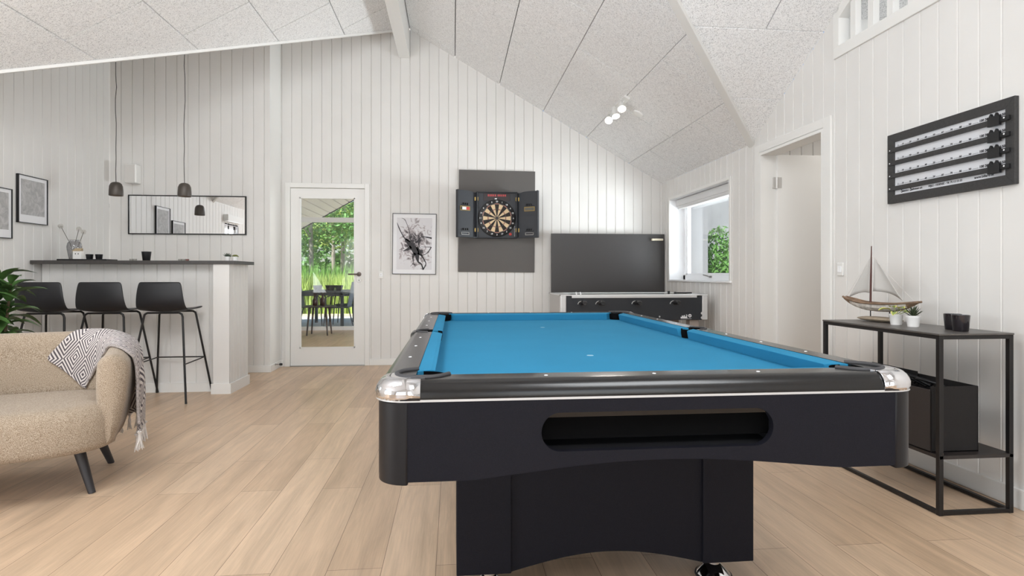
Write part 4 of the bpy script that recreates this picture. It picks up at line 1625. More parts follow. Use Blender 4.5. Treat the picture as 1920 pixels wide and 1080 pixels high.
def apron_front(sy, slot):
    """end panel with a capsule slot: outer face"""
    m_ = MB()
    y_ = sy * HL
    X = [-.622 + 1.244 * i / 80 for i in range(81)]
    sx0, sx1, zs0, zs1 = -.300, .290, .621, .7155
    rr_ = (zs1 - zs0) / 2
    zc_ = (zs0 + zs1) / 2
    if slot:
        X = sorted(set([round(x, 5) for x in X] + [round(sx0 + rr_ - rr_ * math.cos(R(9 * k_)), 5) for k_ in range(11)] + [round(sx1 - rr_ + rr_ * math.cos(R(9 * k_)), 5) for k_ in range(11)]))

    def sl(x):
        if x <= sx0 or x >= sx1:
            return 0
        if x < sx0 + rr_:
            return math.sqrt(max(0, rr_ ** 2 - (sx0 + rr_ - x) ** 2))
        if x > sx1 - rr_:
            return math.sqrt(max(0, rr_ ** 2 - (x - sx1 + rr_) ** 2))
        return rr_
    for a_, b_ in zip(X, X[1:]):
        ins = slot and (sx0 - 1e-6 <= a_ and b_ <= sx1 + 1e-6)
        if ins:
            m_.quad((a_, y_, zc_ + sl(a_)), (b_, y_, zc_ + sl(b_)), (b_, y_, ZT), (a_, y_, ZT))
            m_.quad((a_, y_, zbot(a_)), (b_, y_, zbot(b_)), (b_, y_, zc_ - sl(b_)), (a_, y_, zc_ - sl(a_)))
            # slot walls, top and bottom
            yd = y_ - sy * .17
            m_.quad((a_, y_, zc_ + sl(a_)), (b_, y_, zc_ + sl(b_)), (b_, y_ - sy * .02, zc_ + sl(b_)), (a_, y_ - sy * .02, zc_ + sl(a_)))
            m_.quad((a_, y_, zc_ - sl(a_)), (b_, y_, zc_ - sl(b_)), (b_, y_ - sy * .02, zc_ - sl(b_)), (a_, y_ - sy * .02, zc_ - sl(a_)))
        else:
            m_.quad((a_, y_, zbot(a_)), (b_, y_, zbot(b_)), (b_, y_, ZT), (a_, y_, ZT))
        m_.quad((a_, y_, zbot(a_)), (b_, y_, zbot(b_)), (b_, y_ - sy * .025, zbot(b_)), (a_, y_ - sy * .025, zbot(a_)))
        m_.quad((a_, y_ - sy * .025, zbot(a_)), (b_, y_ - sy * .025, zbot(b_)), (b_, y_ - sy * .025, .60), (a_, y_ - sy * .025, .60))
    return m_.build('end_apron', CAB, pt)


ea = apron_front(-1, True)
apron_front(1, False)
for sx in (-1, 1):
    m_ = MB()
    Y = [-1.18 + 2.36 * i / 60 for i in range(61)]
    for a_, b_ in zip(Y, Y[1:]):
        x_ = sx * (HW_ - .004)
        x2 = sx * (HW_ - .03)
        m_.quad((x_, a_, zbotl(a_)), (x_, b_, zbotl(b_)), (x_, b_, ZT), (x_, a_, ZT))
        m_.quad((x_, a_, zbotl(a_)), (x_, b_, zbotl(b_)), (x2, b_, zbotl(b_)), (x2, a_, zbotl(a_)))
        m_.quad((x2, a_, zbotl(a_)), (x2, b_, zbotl(b_)), (x2, b_, ZT), (x2, a_, ZT))
    m_.build('side_apron', CAB, pt)
for sx, sy in ((-1, -1), (1, -1), (-1, 1), (1, 1)):
    m_ = MB()
    out = []
    cr = .072
    hx_, hy_ = HW_ - .006, HL - .0
    out = [(hx_ - .075, hy_ - .001), ] + [(hx_ - cr + cr * math.cos(R(90 - 9 * k_)), hy_ - cr + .002 + cr * math.sin(R(90 - 9 * k_))) for k_ in range(11)] + [(hx_, hy_ - .085)]
    out += [(hx_ - .02, hy_ - .085), (hx_ - .075, hy_ - .02)]
    out = [(sx * x, sy * y) for x, y in out]
    m_.prism([(x, y, ZB - .007) for x, y in out], (0, 0, ZT - ZB + .006))
    m_.build('corner_post', CABL, pt, smooth=40, bevel=.006)
# ball return tray behind the slot
tr_ = MB()
ti = MB()
y_ = -HL
ti.quad((-.31, y_ + .02, .618), (.30, y_ + .02, .618), (.30, y_ + .17, .630), (-.31, y_ + .17, .630))
ti.quad((-.31, y_ + .17, .618), (.30, y_ + .17, .618), (.30, y_ + .17, .735), (-.31, y_ + .17, .735))
ti.quad((-.31, y_ + .02, .735), (.30, y_ + .02, .735), (.30, y_ + .17, .735), (-.31, y_ + .17, .735))
ti.quad((-.31, y_ + .02, .618), (-.31, y_ + .17, .618), (-.31, y_ + .17, .735), (-.31, y_ + .02, .735))
ti.quad((.30, y_ + .02, .618), (.30, y_ + .17, .618), (.30, y_ + .17, .735), (.30, y_ + .02, .735))
ti.box(-.31, .30, y_ + .095, y_ + .10, .625, .652)
ti.build('ball_tray', mat('tray_black', (14, 14, 18), .6), ea)
sc3 = MB()
for x in (-.118, .077):
    sc3.lathe([(.0045, -.004), (.0055, 0), (.0045, .004)], 12, 0, Matrix.Translation((x - .02, y_ + .03, .706)))
sc3.build('screw', CHROME, ea, smooth=40)
MB().box(-.66, .66, -1.22, 1.22, .64, .70).build('underframe', DARKIN, pt)
# pedestals
for py_, s_ in ((1.88 - 2.65, 1), (3.42 - 2.65, -1)):
    pd = MB()
    X = [-.325 + .65 * i / 32 for i in range(33)]
    yf = py_ + .012 * s_
    for a_, b_ in zip(X, X[1:]):
        za = .078 + .052 * math.cos(a_ / .325 * PI / 2)
        zb_ = .078 + .052 * math.cos(b_ / .325 * PI / 2)
        pd.quad((a_, yf, za), (b_, yf, zb_), (b_, yf, .66), (a_, yf, .66))
        pd.quad((a_, yf + .02 * s_, za), (b_, yf + .02 * s_, zb_), (b_, yf + .02 * s_, .66), (a_, yf + .02 * s_, .66))
        pd.quad((a_, yf, za), (b_, yf, zb_), (b_, yf + .02 * s_, zb_), (a_, yf + .02 * s_, za))
    pd.build('pedestal_panel', CAB, pt)
    for sx in (-1, 1):
        xa, xb = sorted((sx * .324, sx * .502))
        ya, yb_ = sorted((py_, py_ + .30 * s_))
        lg_ = MB().box(xa, xb, ya, yb_, .078, .66).build('leg', CAB, pt, bevel=.003)
        fy = py_ + .05 * s_
        fx = sx * .392
        ff = MB()
        ff.lathe([(.058, 0), (.060, .006), (.056, .014), (.034, .034), (.024, .044), (.020, .046), (.020, .08)], 28, 0, Matrix.Translation((fx, fy + .02 * s_, 0)))
        ff.build('levelling_foot', CHROME, lg_, smooth=40)
        rg = MB().lathe([(.061, .0), (.064, .004), (.061, .010)], 28, 0, Matrix.Translation((fx, fy + .02 * s_, 0)))
        rg.build('foot_ring', BLACK, lg_, smooth=40)

# ------------------------------------------------------------------ score board on the right wall
sb = thing('score_board', 'black framed billiard score board high on the right wall', 'score board', (XR_ - .001, 2.755, 1.657), -PI / 2)
# local: x to the right seen from the room (towards the camera), -y into the room
w2, h2 = .385, .198
fm = MB()
fw = .046
for pts in ([(-w2, -h2), (w2, -h2), (w2 - fw, -h2 + fw), (-w2 + fw, -h2 + fw)], [(w2, -h2), (w2, h2), (w2 - fw, h2 - fw), (w2 - fw, -h2 + fw)],
            [(w2, h2), (-w2, h2), (-w2 + fw, h2 - fw), (w2 - fw, h2 - fw)], [(-w2, h2), (-w2, -h2), (-w2 + fw, -h2 + fw), (-w2 + fw, h2 - fw)]):
    MB().prism([(x, -.021, z) for x, z in pts], (0, .021, 0)).build('frame_member', mat('black_grained_frame', (52, 51, 51), .5, var=(90, .2), bump=(200, .3)) if not fm.v else None, sb, bevel=.0012)
GRM = bpy.data.materials['black_grained_frame']
MB().box(-w2 + fw, w2 - fw, -.010, -.002, -h2 + fw, h2 - fw).build('score_sheet', mat('pale_score_sheet', (216, 217, 221), .4), sb)
rzs = [1.763 - 1.657, 1.689 - 1.657, 1.616 - 1.657, 1.543 - 1.657]
lt = MB()
X_ = lambda Y: 2.755 - Y
for rz in rzs:
    rb_ = MB().box(-w2 + .012, w2 - .03, -.026, -.010, rz - .012, rz + .012)
    rb_.build('slide_rail', GRM, sb, bevel=.001)
    MB().lathe([(.0038, 0), (.003, .002)], 10, 0, Matrix.Translation((-w2 + .024, -.026, rz)) @ Matrix.Rotation(R(90), 4, 'X')).build('screw', PAPER, sb)
    zt = rz + .0235
    text(lt, '1', .015, (X_(3.075), -.0105, zt), (1, 0, 0), (0, 0, 1), bold=.0003)
    for k in range(1, 10):
        text(lt, str(k * 10), .015, (X_(3.09 - k * .0535), -.0105, zt), (1, 0, 0), (0, 0, 1), align='CENTER', bold=.0003)
        for q in range(1, 9):
            xq = X_(3.09 - (k - 1) * .0535 - .009 - q * .0043)
            lt.box(xq, xq + .0014, -.0108, -.010, zt - .004, zt - .001)
    for q in range(1, 9):
        xq = X_(3.09 - 9 * .0535 - .009 - q * .0043)
        lt.box(xq, xq + .0014, -.0108, -.010, zt - .004, zt - .001)
    for k, s_ in enumerate(('100', '200', '300', '400', '500')):
        text(lt, s_, .017, (X_(2.545 - k * .029), -.0105, zt + .001), (1, 0, 0), (0, 0, 1), align='CENTER', bold=.0006)
text(lt, 'S', .030, (X_(3.05), -.0105, -.133), (1, 0, 0), (0, 0, 1), bold=.0008)
text(lt, 'ønnico', .015, (X_(3.036), -.0105, -.136), (1, 0, 0), (0, 0, 1), bold=.0004)
text(lt, 'S', .030, (X_(2.985), -.0105, -.133), (1, 0, 0), (0, 0, 1), bold=.0008)
text(lt, 'ølvsteen a/s', .015, (X_(2.971), -.0105, -.136), (1, 0, 0), (0, 0, 1), bold=.0004)
text(lt, 'VEJLE - ODENSE - Tlf. 75 13 13 33', .0145, (X_(2.86), -.0105, -.137), (1, 0, 0), (0, 0, 1), bold=.0003)
text(lt, 'www.billard.dk', .017, (X_(2.585), -.0105, -.137), (1, 0, 0), (0, 0, 1), bold=.0003)
lt.build('lettering', INK, sb)
for rz in rzs:
    s_ = MB()
    s_.box(w2 - .118, w2 - .060, -.040, -.024, rz - .024, rz + .020)
    s_.prism([(w2 - .112, -.040, rz + .020), (w2 - .094, -.040, rz + .020), (w2 - .103, -.040, rz + .036)], (0, .014, 0))
    s_.prism([(w2 - .084, -.040, rz + .020), (w2 - .066, -.040, rz + .020), (w2 - .075, -.040, rz + .036)], (0, .014, 0))
    s_.box(w2 - .060, w2 - .018, -.034, -.021, rz - .010, rz + .010)
    so = s_.build('slider', BLACK, sb, bevel=.001)
    MB().lathe([(.0042, 0), (.003, .002)], 10, 0, Matrix.Translation((w2 - .04, -.034, rz + .002)) @ Matrix.Rotation(R(90), 4, 'X')).build('screw', PAPER, so)

# ------------------------------------------------------------------ console table with its things
cn = thing('console_table', 'black steel console table along the right wall', 'console table', (2.28, 2.72, 0))
x0, x1, y0, y1 = -.18, .175, 2.325 - 2.72, 3.125 - 2.72
tb = .02
for z in (.003, .768):
    fm = MB()
    for q0, q1, q2, q3 in ((x0 + tb, x1 - tb, y0 + .001, y0 + tb - .001), (x0 + tb, x1 - tb, y1 - tb + .001, y1 - .001), (x0 + .001, x0 + tb - .001, y0 + tb, y1 - tb), (x1 - tb + .001, x1 - .001, y0 + tb, y1 - tb)):
        fm.box(q0, q1, q2, q3, z, z + .016)
    fm.build('frame', BLK_MET, cn)
for x in (x0, x1 - tb):
    for y in (y0, y1 - tb):
        MB().box(x, x + tb, y, y + tb, 0, .7845).build('leg', BLK_MET, cn, bevel=.0015)
MB().box(x0 - .002, x1 + .002, y0 - .002, y1 + .002, .785, .793).build('table_top', mat('dark_grey_top', (84, 80, 77), .35, var=(40, .1)), cn, bevel=.0015)
MB().box(x0 + .001, x1 - .001, y0, y1, .246, .262).build('lower_shelf', mat('dark_brown_shelf', (44, 38, 36), .45, var=(40, .15)), cn, bevel=.0015)
TT = .793

fb = thing('fabric_box', 'long open black fabric box on the lower shelf of the console', 'storage box', (2.215, 2.695, .262))
bw_, bl, bh_ = .115, .325, .292
m_ = MB()
th = .006
m_.box(-bw_, bw_, -bl, bl, 0, .006)
m_.build('box_base', FABB, fb)
for (a_, b_, c_, d_) in ((-bw_, bw_, -bl, -bl + th), (-bw_, bw_, bl - th, bl)):
    MB().box(a_, b_, c_, d_, 0, bh_).build('box_panel', FABB, fb, bevel=.002)
MB().box(-bw_, -bw_ + th, -bl, bl, 0, bh_ - .015).build('box_panel', mat('brown_black_fabric', (46, 40, 38), .7, bump=(300, .4)), fb, bevel=.002)
MB().box(bw_ - th, bw_, -bl, bl, 0, bh_).build('box_panel', FABB, fb, bevel=.002)
MB().box(bw_ - .02, bw_ - .012, 0.0, bl - .01, .1, bh_ + .012).build('fold_lid', FABB, fb, bevel=.002)
cbm = MB()
for k in range(3):
    zz = bh_ - .05 + k * .006
    cbm.tube([(.01 + .045 * math.cos(a_), -.1 + .07 * k + .07 * math.sin(a_), zz + .055 * max(0, math.sin(a_ * .5))) for a_ in [2 * PI * j / 24 for j in range(24)]], .006, 8)
tag(cbm.build('coiled_cable', BLACK, None, (2.215, 2.62, .262), smooth=60), 'coiled black cable lying in the fabric box', 'cable')

bt_ = thing('model_sailboat', 'driftwood model sailboat with pale sails on the far end of the console', 'ornament', (2.31, 2.95, TT), R(-78))
# local x: bow (negative) to stern (positive)
hl = MB()
rows = []
for i in range(17):
    t_ = i / 16
    x = -.225 + .45 * t_
    w_ = .042 * math.sin(PI * (.03 + .94 * t_)) ** .6
    zt = .100 + .018 * (2 * t_ - 1) ** 2 + (.012 * max(0, .25 - t_) * 4)
    zb = .056 + .062 * abs(2 * t_ - 1) ** 2.6 * .92
    zb = min(zb, zt - .004)
    row = [(x, -w_, zt), (x, -w_ * .9, (zt + zb) / 2), (x, -w_ * .45, zb + .004), (x, 0, zb), (x, w_ * .45, zb + .004), (x, w_ * .9, (zt + zb) / 2), (x, w_, zt), (x, w_ * .5, zt - .002), (x, -w_ * .5, zt - .002)]
    rows.append(row)
hl.grid(rows, closed=True)
n9 = len(rows[0])
hl.f.append(tuple(range(n9)))
hl.m.append(0)
hl.f.append(tuple(range(16 * n9, 17 * n9)))
hl.m.append(0)
for i, f_ in enumerate(hl.f[:16 * 9]):
    if i % 9 in (0, 1, 4, 5) and 1 < i // 9 < 14:
        hl.m[i] = 1
ho = hl.build('hull', [WOODB, WOODP], bt_, smooth=35)
rm_ = MB()
for sy in (-1, 1):
    rm_.tube([(r_[0][0], sy * (abs(r_[0][1]) + .001), r_[0][2]) for r_ in rows], .006, 6)
rm_.build('gunwale', WOODB, ho, smooth=60)
MB().tube([(-.055, 0, .095), (-.052, 0, .25), (-.049, 0, .415)], [.0055, .005, .0025], 8).build('mast', MASTM, bt_, smooth=60)
for nm_, A, B, Cc in (('sail', (-.058, 0, .35), (-.062, 0, .155), (-.185, -.01, .128)), ('sail', (-.030, 0, .352), (-.040, .0, .165), (.125, .012, .118))):
    A, B, Cc = Vector(A), Vector(B), Vector(Cc)
    rows_ = []
    for i in range(9):
        t_ = i / 8
        l_, r_ = A.lerp(B, t_), A.lerp(Cc, t_)
        row = []
        for j in range(9):
            s2 = j / 8
            p = l_.lerp(r_, s2)
            p.y += .016 * math.sin(PI * s2) * t_
            p.z += .014 * math.sin(PI * s2) * (t_ ** 4)
            row.append(p)
        rows_.append(row)
    MB().grid(rows_).build('sail', SAIL, bt_, smooth=60, solid=.001)
rg = MB()
rg.tube([(-.05, 0, .36), (-.215, 0, .125)], .0008, 4).tube([(-.05, 0, .36), (.20, 0, .115)], .0008, 4)
rg.build('rigging', FRINGE, bt_)
st = MB()
st.tube([(-.055, 0, .02), (-.055, 0, .062)], .003, 6).tube([(.060, 0, .02), (.060, 0, .062)], .003, 6)
st.build('support_pin', BLK_MET, bt_)
bs = MB()
rows_ = []
for i in range(13):
    t_ = i / 12
    x = -.13 + .26 * t_
    s2 = math.sin(PI * (.02 + .96 * t_)) ** .45
    rows_.append([(x, .045 * s2 * math.cos(a_), .0145 + (.0145 * s2) * math.sin(a_)) for a_ in [2 * PI * k_ / 12 for k_ in range(12)]])
bs.grid(rows_, closed=True)
for e_ in (0, 12):
    bs.f.append(tuple(range(e_ * 12, e_ * 12 + 12)))
    bs.m.append(0)
bs.build('base', mat('grey_driftwood', (150, 136, 118), .85, var=(30, .2), bump=(80, .5)), bt_, smooth=50)


def small_pot(name, label, loc):
    t_ = thing(name, label, 'plant', loc, 0, 'small potted plants on the console')
    r_, h_ = .031, .055
    MB().lathe([(r_ * .78, 0), (r_ * .8, .002), (r_ * .98, h_ - .01), (r_, h_ - .009), (r_, h_), (r_ * .9, h_), (r_ * .86, h_ - .008), (.001, h_ - .008)], 28).build('pot', POTW, t_, smooth=40)
    MB().lathe([(.0005, h_ - .009), (r_ * .86, h_ - .009), (.0005, h_ - .005)], 16).build('soil', SOIL, t_)
    return t_, h_


t, h_ = small_pot('potted_plant', 'small white pot plant with yellow-edged leaves beside the sailboat', (2.265, 2.775, TT))
lb = MB()
stm = MB()
for a_, el, L, wd in ((2.9, 45, .06, .042), (-.4, 25, .055, .034), (1.3, 62, .055, .04), (-1.6, 35, .05, .035), (3.9, 25, .075, .03), (4.6, 60, .045, .04)):
    dv = Vector((math.cos(a_) * math.cos(R(el)), math.sin(a_) * math.cos(R(el)), math.sin(R(el))))
    p0 = Vector((0, 0, h_ - .008))
    p1 = p0 + dv * .045
    stm.tube([p0, p1], .0016, 5)
    d2 = Vector((dv.x, dv.y, dv.z * .15))
    leaf(lb, p1 - d2 * .006, d2, (0, 0, 1), L, wd * 1.12, .25, 1, .2)
    leaf(lb, p1 - d2 * .005 + Vector((0, 0, .0008)), d2, (0, 0, 1), L * .93, wd * .72, .25, 0, .2)
stm.build('stem', GREEN4, t)
lb.build('leaves', [GREEN4, YELL], t, smooth=50, recalc=False)
t, h_ = small_pot('potted_plant', 'small white pot plant with spiky dark green leaves, nearer on the console', (2.262, 2.66, TT))
lb = MB()
for i in range(22):
    a_ = i * 2.39996
    el = R(28 + 55 * i / 22)
    L = .062 - .012 * (i % 3) / 2
    dv = Vector((math.cos(a_) * math.cos(el), math.sin(a_) * math.cos(el), math.sin(el)))
    p0 = Vector((0, 0, h_ - .01))
    leaf(lb, p0, dv, (0, 0, 1) if el < R(75) else (1, 0, 0), L, .012, -.05, 0, .35)
lb.build('leaves', mat('dark_green_spikes', (58, 70, 48), .5), t, smooth=50, recalc=False)
for (dx, dy, lb_) in ((0, 0, 'nearer of the two touching dark candle cups on the console'), (.030, .075, 'farther of the two touching dark candle cups on the console')):
    cup('candle_cup', lb_, 'candle holder', (2.295 + dx, 2.425 + dy, TT), .030, .036, .074, CANDLE, 'dark candle cups on the console')

# ------------------------------------------------------------------ ceiling spotlight and smoke alarm
slv = Vector((1, 0, -SL)).normalized()          # down the slope
nrm = Vector((-SL, 0, -1)).normalized()         # into the room
sy_ = Vector((0, 1, 0))
base = Vector((1.60, 5.52, ZR - SL * (1.60 - XR)))
fx = thing('ceiling_spotlight', 'white three-lamp spotlight bar on the right ceiling slope', 'spotlight', base)
M3 = Matrix((slv, sy_, -nrm)).transposed().to_4x4()
pb = MB().box(-.03, .03, -.30, .30, -.022, 0, 0, M3)
pb.build('ceiling_bar', WTRIM, fx, bevel=.003)
for i, (yy_, aim) in enumerate(((-.22, (-.10, -.62, -.75)), (.0, (.05, -.5, -.95)), (.22, (-.22, -.75, -.6)))):
    p0 = M3 @ Vector((0, yy_, -.022))
    dv = Vector(aim).normalized()
    q = dv.to_track_quat('Z', 'Y').to_matrix().to_4x4()
    jn = p0 + nrm * .055
    hd_ = MB().lathe([(.018, -.06), (.022, -.055), (.028, .01), (.041, .05), (.041, .054)], 24, 0, Matrix.Translation(jn) @ q)
    hd_.tube([p0, jn], .006, 8)
    ho_ = hd_.build('spot_head', WTRIM, fx, smooth=40)
    MB().lathe([(.001, .0545), (.037, .0548), (.001, .056)], 24, 0, Matrix.Translation(jn) @ q).build('lens', SPOTGLOW, ho_)
    wp = base + jn + dv * .07
    lamp('spot_beam', 'SPOT', wp, wp + dv, 14, color=(1, .93, .84), spot_size=R(75), spot_blend=.6, shadow_soft_size=.035)
sd = thing('smoke_alarm', 'small white round smoke alarm on the ceiling beside the spotlight', 'smoke alarm', (1.765, 5.43, ZR - SL * (1.765 - XR)))
MB().lathe([(.052, -.001), (.052, .014), (.040, .024), (.001, .026)], 28, 0, M3 @ Matrix.Rotation(PI, 4, 'X')).build('alarm_body', WTRIM, sd, smooth=40)

# ------------------------------------------------------------------ bar stools
STG = 'bar stools in front of the bar'


def make_stool(label, loc):
    s_ = thing('bar_stool', label, 'bar stool', loc, 0, STG)
    # moulded shell: rows run from the top of the back down and forward to the seat's front edge (+y)
    prof = [(-.205, .992, .325), (-.208, .95, .345), (-.210, .90, .36), (-.208, .85, .372), (-.196, .80, .385), (-.170, .765, .395), (-.125, .748, .40),
            (-.06, .742, .402), (.02, .745, .40), (.10, .752, .395), (.16, .757, .385), (.195, .750, .36), (.205, .742, .34)]
    P = []
    for k_, (y, z, wd) in enumerate(prof):
        row = []
        for j in range(13):
            u = -1 + 2 * j / 12
            lift = .020 * abs(u) ** 2.5
            if k_ < 5:
                row.append((u * wd / 2, y + lift * 1.2, z))
            else:
                f_ = min(1, (k_ - 4) / 3)
                row.append((u * wd / 2, y + lift * 1.2 * (1 - f_), z + lift * f_))
        P.append(row)
    MB().grid(P).build('seat_shell', mat('black_matt_shell', (27, 27, 31), .45, bump=(400, .2)) if 'black_matt_shell' not in bpy.data.materials else bpy.data.materials['black_matt_shell'], s_, smooth=70, solid=.010, sub=1)
    for (yt, yf, nm_) in ((-.125, -.255, 'r'), (.13, .255, 'f')):
        pts_l = [(-.235, yf, .004), (-.152, yt, .70), (-.145, yt, .722), (-.125, yt, .734)]
        br_ = MB().tube([(-.125, yt, .734), (.125, yt, .734)], .0085, 10)
        br_.build('seat_bar', BLK_MET, s_, smooth=60)
        for sx in (-1, 1):
            MB().tube([(sx * -x, y, z) for x, y, z in pts_l], .0085, 10).build('leg', BLK_MET, s_, smooth=60)
    # foot rail: front and both sides
    xt = lambda z: .152 + (.235 - .152) * (1 - z / .70)
    yff = lambda z: .13 + (.125) * (1 - z / .70)
    yrr = lambda z: -.125 - .13 * (1 - z / .70)
    z = .325
    MB().tube([(-xt(z) - .008, yff(z), z), (xt(z) + .008, yff(z), z)], .0055, 8).build('foot_rail', BLK_MET, s_, smooth=60)
    for sx in (-1, 1):
        MB().tube([(sx * xt(z), yff(z) + .006, z), (sx * xt(z - .01), yrr(z - .01) - .012, z - .01)], .0055, 8).build('side_rail', BLK_MET, s_, smooth=60)
    return s_


st0 = make_stool('black bar stool nearest the glazed door, rightmost of three', (-2.385, 5.195, 0))
copy_thing(st0, (-2.845, 5.195, 0), 'black bar stool in the middle of the row at the bar')
copy_thing(st0, (-3.30, 5.195, 0), 'black bar stool furthest left at the bar, partly behind plant leaves')

# ------------------------------------------------------------------ beige two-seat tub chair
ca = R(20)
ch = thing('tub_armchair', 'beige woven tub chair with dark tapered legs in the left foreground', 'armchair', (-2.224, 3.016, 0), ca)
# plan path of the back and arms (centre line), from right arm front round to left arm front
AX, AYF, AYB, CR = .535, -.215, .345, .30


def path_pt(t_):
    """t in metres along the path; returns point, outward normal"""
    segs = [('l', (AX, AYF), (AX, AYB - CR)), ('a', (AX - CR, AYB - CR), 0, 90), ('l', (AX - CR, AYB), (-AX + CR, AYB)), ('a', (-AX + CR, AYB - CR), 90, 180), ('l', (-AX, AYB - CR), (-AX, AYF))]
    for sg_ in segs:
        if sg_[0] == 'l':
            a_, b_ = Vector(sg_[1]), Vector(sg_[2])
            L = (b_ - a_).length
            if t_ <= L or sg_ is segs[-1]:
                d_ = (b_ - a_).normalized()
                return a_ + d_ * t_, Vector((d_.y, -d_.x))
        else:
            L = CR * PI / 2
            if t_ <= L:
                an = R(sg_[2] + 90 * t_ / L)
                n_ = Vector((math.cos(an), math.sin(an)))
                return Vector(sg_[1]) + n_ * CR, n_
        t_ -= L


LP = 2 * (AYB - CR - AYF) + CR * PI + 2 * (AX - CR)


def ztop_(t_):
    e = min(t_, LP - t_)
    f_ = min(1, e / .55)
    f_ = f_ * f_ * (3 - 2 * f_)
    return .668 + .070 * f_


def section(t_, off=0.0):
    """cross-section (offset along outward normal, z) from inner bottom over the top to outer bottom"""
    zt = ztop_(t_)
    o_ = off
    pts = [(-.055 - o_, .30), (-.060 - o_, .40), (-.062 - o_, .50), (-.060 - o_, zt - .075)]
    for k_ in range(1, 8):
        a_ = R(180 - 180 * k_ / 8)
        pts.append((.006 + (.066 + o_) * math.cos(a_), zt - .066 + (.066 + o_) * math.sin(a_)))
    pts += [(.072 + o_, zt - .08), (.070 + o_, .55), (.058 + o_, .44), (.036 + o_, .33), (.012 + o_, .255), (-.02, .232)]
    return pts


shell = MB()
rows = []
N = 72
for i in range(N + 1):
    t_ = LP * i / N
    p, n_ = path_pt(t_)
    e = min(t_, LP - t_)
    sc_f = 1
    row = []
    for d_, z in section(t_):
        q = p + n_ * d_
        row.append(Vector((q.x, q.y, z)))
    rows.append(row)


def end_rows(row, d_):
    """rounded cap at an arm front"""
    c = Vector((sum(q.x for q in row) / len(row), sum(q.y for q in row) / len(row), sum(q.z for q in row) / len(row)))
    out = []
    for k_ in range(1, 9):
        a_ = R(80 * k_ / 8)
        s_ = math.cos(a_)
        out.append([Vector((c.x + (q.x - c.x) * s_, q.y + d_ * .055 * math.sin(a_), c.z + (q.z - c.z) * (.86 + .14 * s_))) for q in row])
    return out


P = list(reversed(end_rows(rows[0], -1))) + rows + end_rows(rows[-1], -1)
shell.grid(P, closed=True)
nsec = len(rows[0])
for b0_ in (0, (len(P) - 1) * nsec):
    for i in range((nsec - 1) // 2):
        shell.f.append((b0_ + i, b0_ + i + 1, b0_ + nsec - 2 - i, b0_ + nsec - 1 - i))
        shell.m.append(0)
shell.build('backrest_and_arms', CHAIR, ch, smooth=60)
# seat: rounded block whose front bulges forward and covers the arm fronts
st_ = MB()


def seat_outline(grow):
    pts = []
    n = 64
    for i in range(n):
        a_ = 2 * PI * i / n
        cx_, sy2 = math.cos(a_), math.sin(a_)
        ex = .34 if sy2 < 0 else .3
        x = (.558 + grow) * (abs(cx_) ** ex) * (1 if cx_ > 0 else -1)
        if sy2 < 0:
            y = -.02 - (.315 + grow) * abs(sy2) ** .55 - .055 * (1 - (x / .56) ** 2) * abs(sy2)
        else:
            y = -.02 + (.30 + grow) * abs(sy2) ** .5
        if y > -.17:
            x *= .86 if y > -.12 else 1 - .14 * (y + .17) / .05
        pts.append((x, y))
    return pts


rows = []
zs_ = [(-.06, .222), (-.025, .224), (-.006, .235), (.0, .26), (.002, .32), (.0, .37), (-.008, .40), (-.024, .422), (-.05, .433), (-.09, .437)]
for gq, z in zs_:
    rows.append([(x, y, z) for x, y in seat_outline(gq)])
st_.grid(rows, closed=True)
for e_ in (0, len(rows) - 1):
    st_.f.append(tuple(range(e_ * 64, e_ * 64 + 64)))
    st_.m.append(0)
st_.build('seat', CHAIR, ch, smooth=60)
for sx in (-1, 1):
    for (yf, yt) in ((-.2, -.15), (.30, .22)):
        MB().tube([(sx * .455, yf, 0), (sx * .42, (yf + yt) / 2, .12), (sx * .385, yt, .24)], [.0155, .021, .027], 16).build('leg', LEGW, ch, smooth=50)

# throw over the right arm
tw = thing('throw_blanket', 'grey and cream diamond pattern throw with fringe over the chair arm', 'blanket', (-2.224, 3.016, 0), ca)
sheet = MB()
tm = (AYB - CR - AYF) + CR * PI / 4         # mid of the back right corner


def over(t_, s_, off):
    """point on the offset shell: s_ arc length from the top ridge; negative inside"""
    p, n_ = path_pt(t_)
    sec = section(t_, off)
    # polyline lengths relative to the crown
    crown = 7
    pts = [Vector((a_, b_)) for a_, b_ in sec]
    if s_ <= 0:
        k_ = crown
        rem = -s_
        while k_ > 0:
            L = (pts[k_] - pts[k_ - 1]).length
            if rem <= L:
                q = pts[k_].lerp(pts[k_ - 1], rem / L)
                break
            rem -= L
            k_ -= 1
        else:
            q = pts[0]
    else:
        k_ = crown
        rem = s_
        lim = 11
        while k_ < lim:
            L = (pts[k_ + 1] - pts[k_]).length
            if rem <= L:
                q = pts[k_].lerp(pts[k_ + 1], rem / L)
                break
            rem -= L
            k_ += 1
        else:
            q = pts[lim] + Vector((.006 * rem, -rem))
    w_ = p + n_ * q.x
    return Vector((w_.x, w_.y, q.y))


# flap inside the back: pointed; crown band; fall outside
rows, uvs = [], []
NS = 54
smin, smax = -.355, .50


def lerpk(x, ks):
    for (a_, va), (b_, vb) in zip(ks, ks[1:]):
        if x <= b_:
            f_ = max(0, (x - a_) / (b_ - a_))
            return va + (vb - va) * f_
    return ks[-1][1]


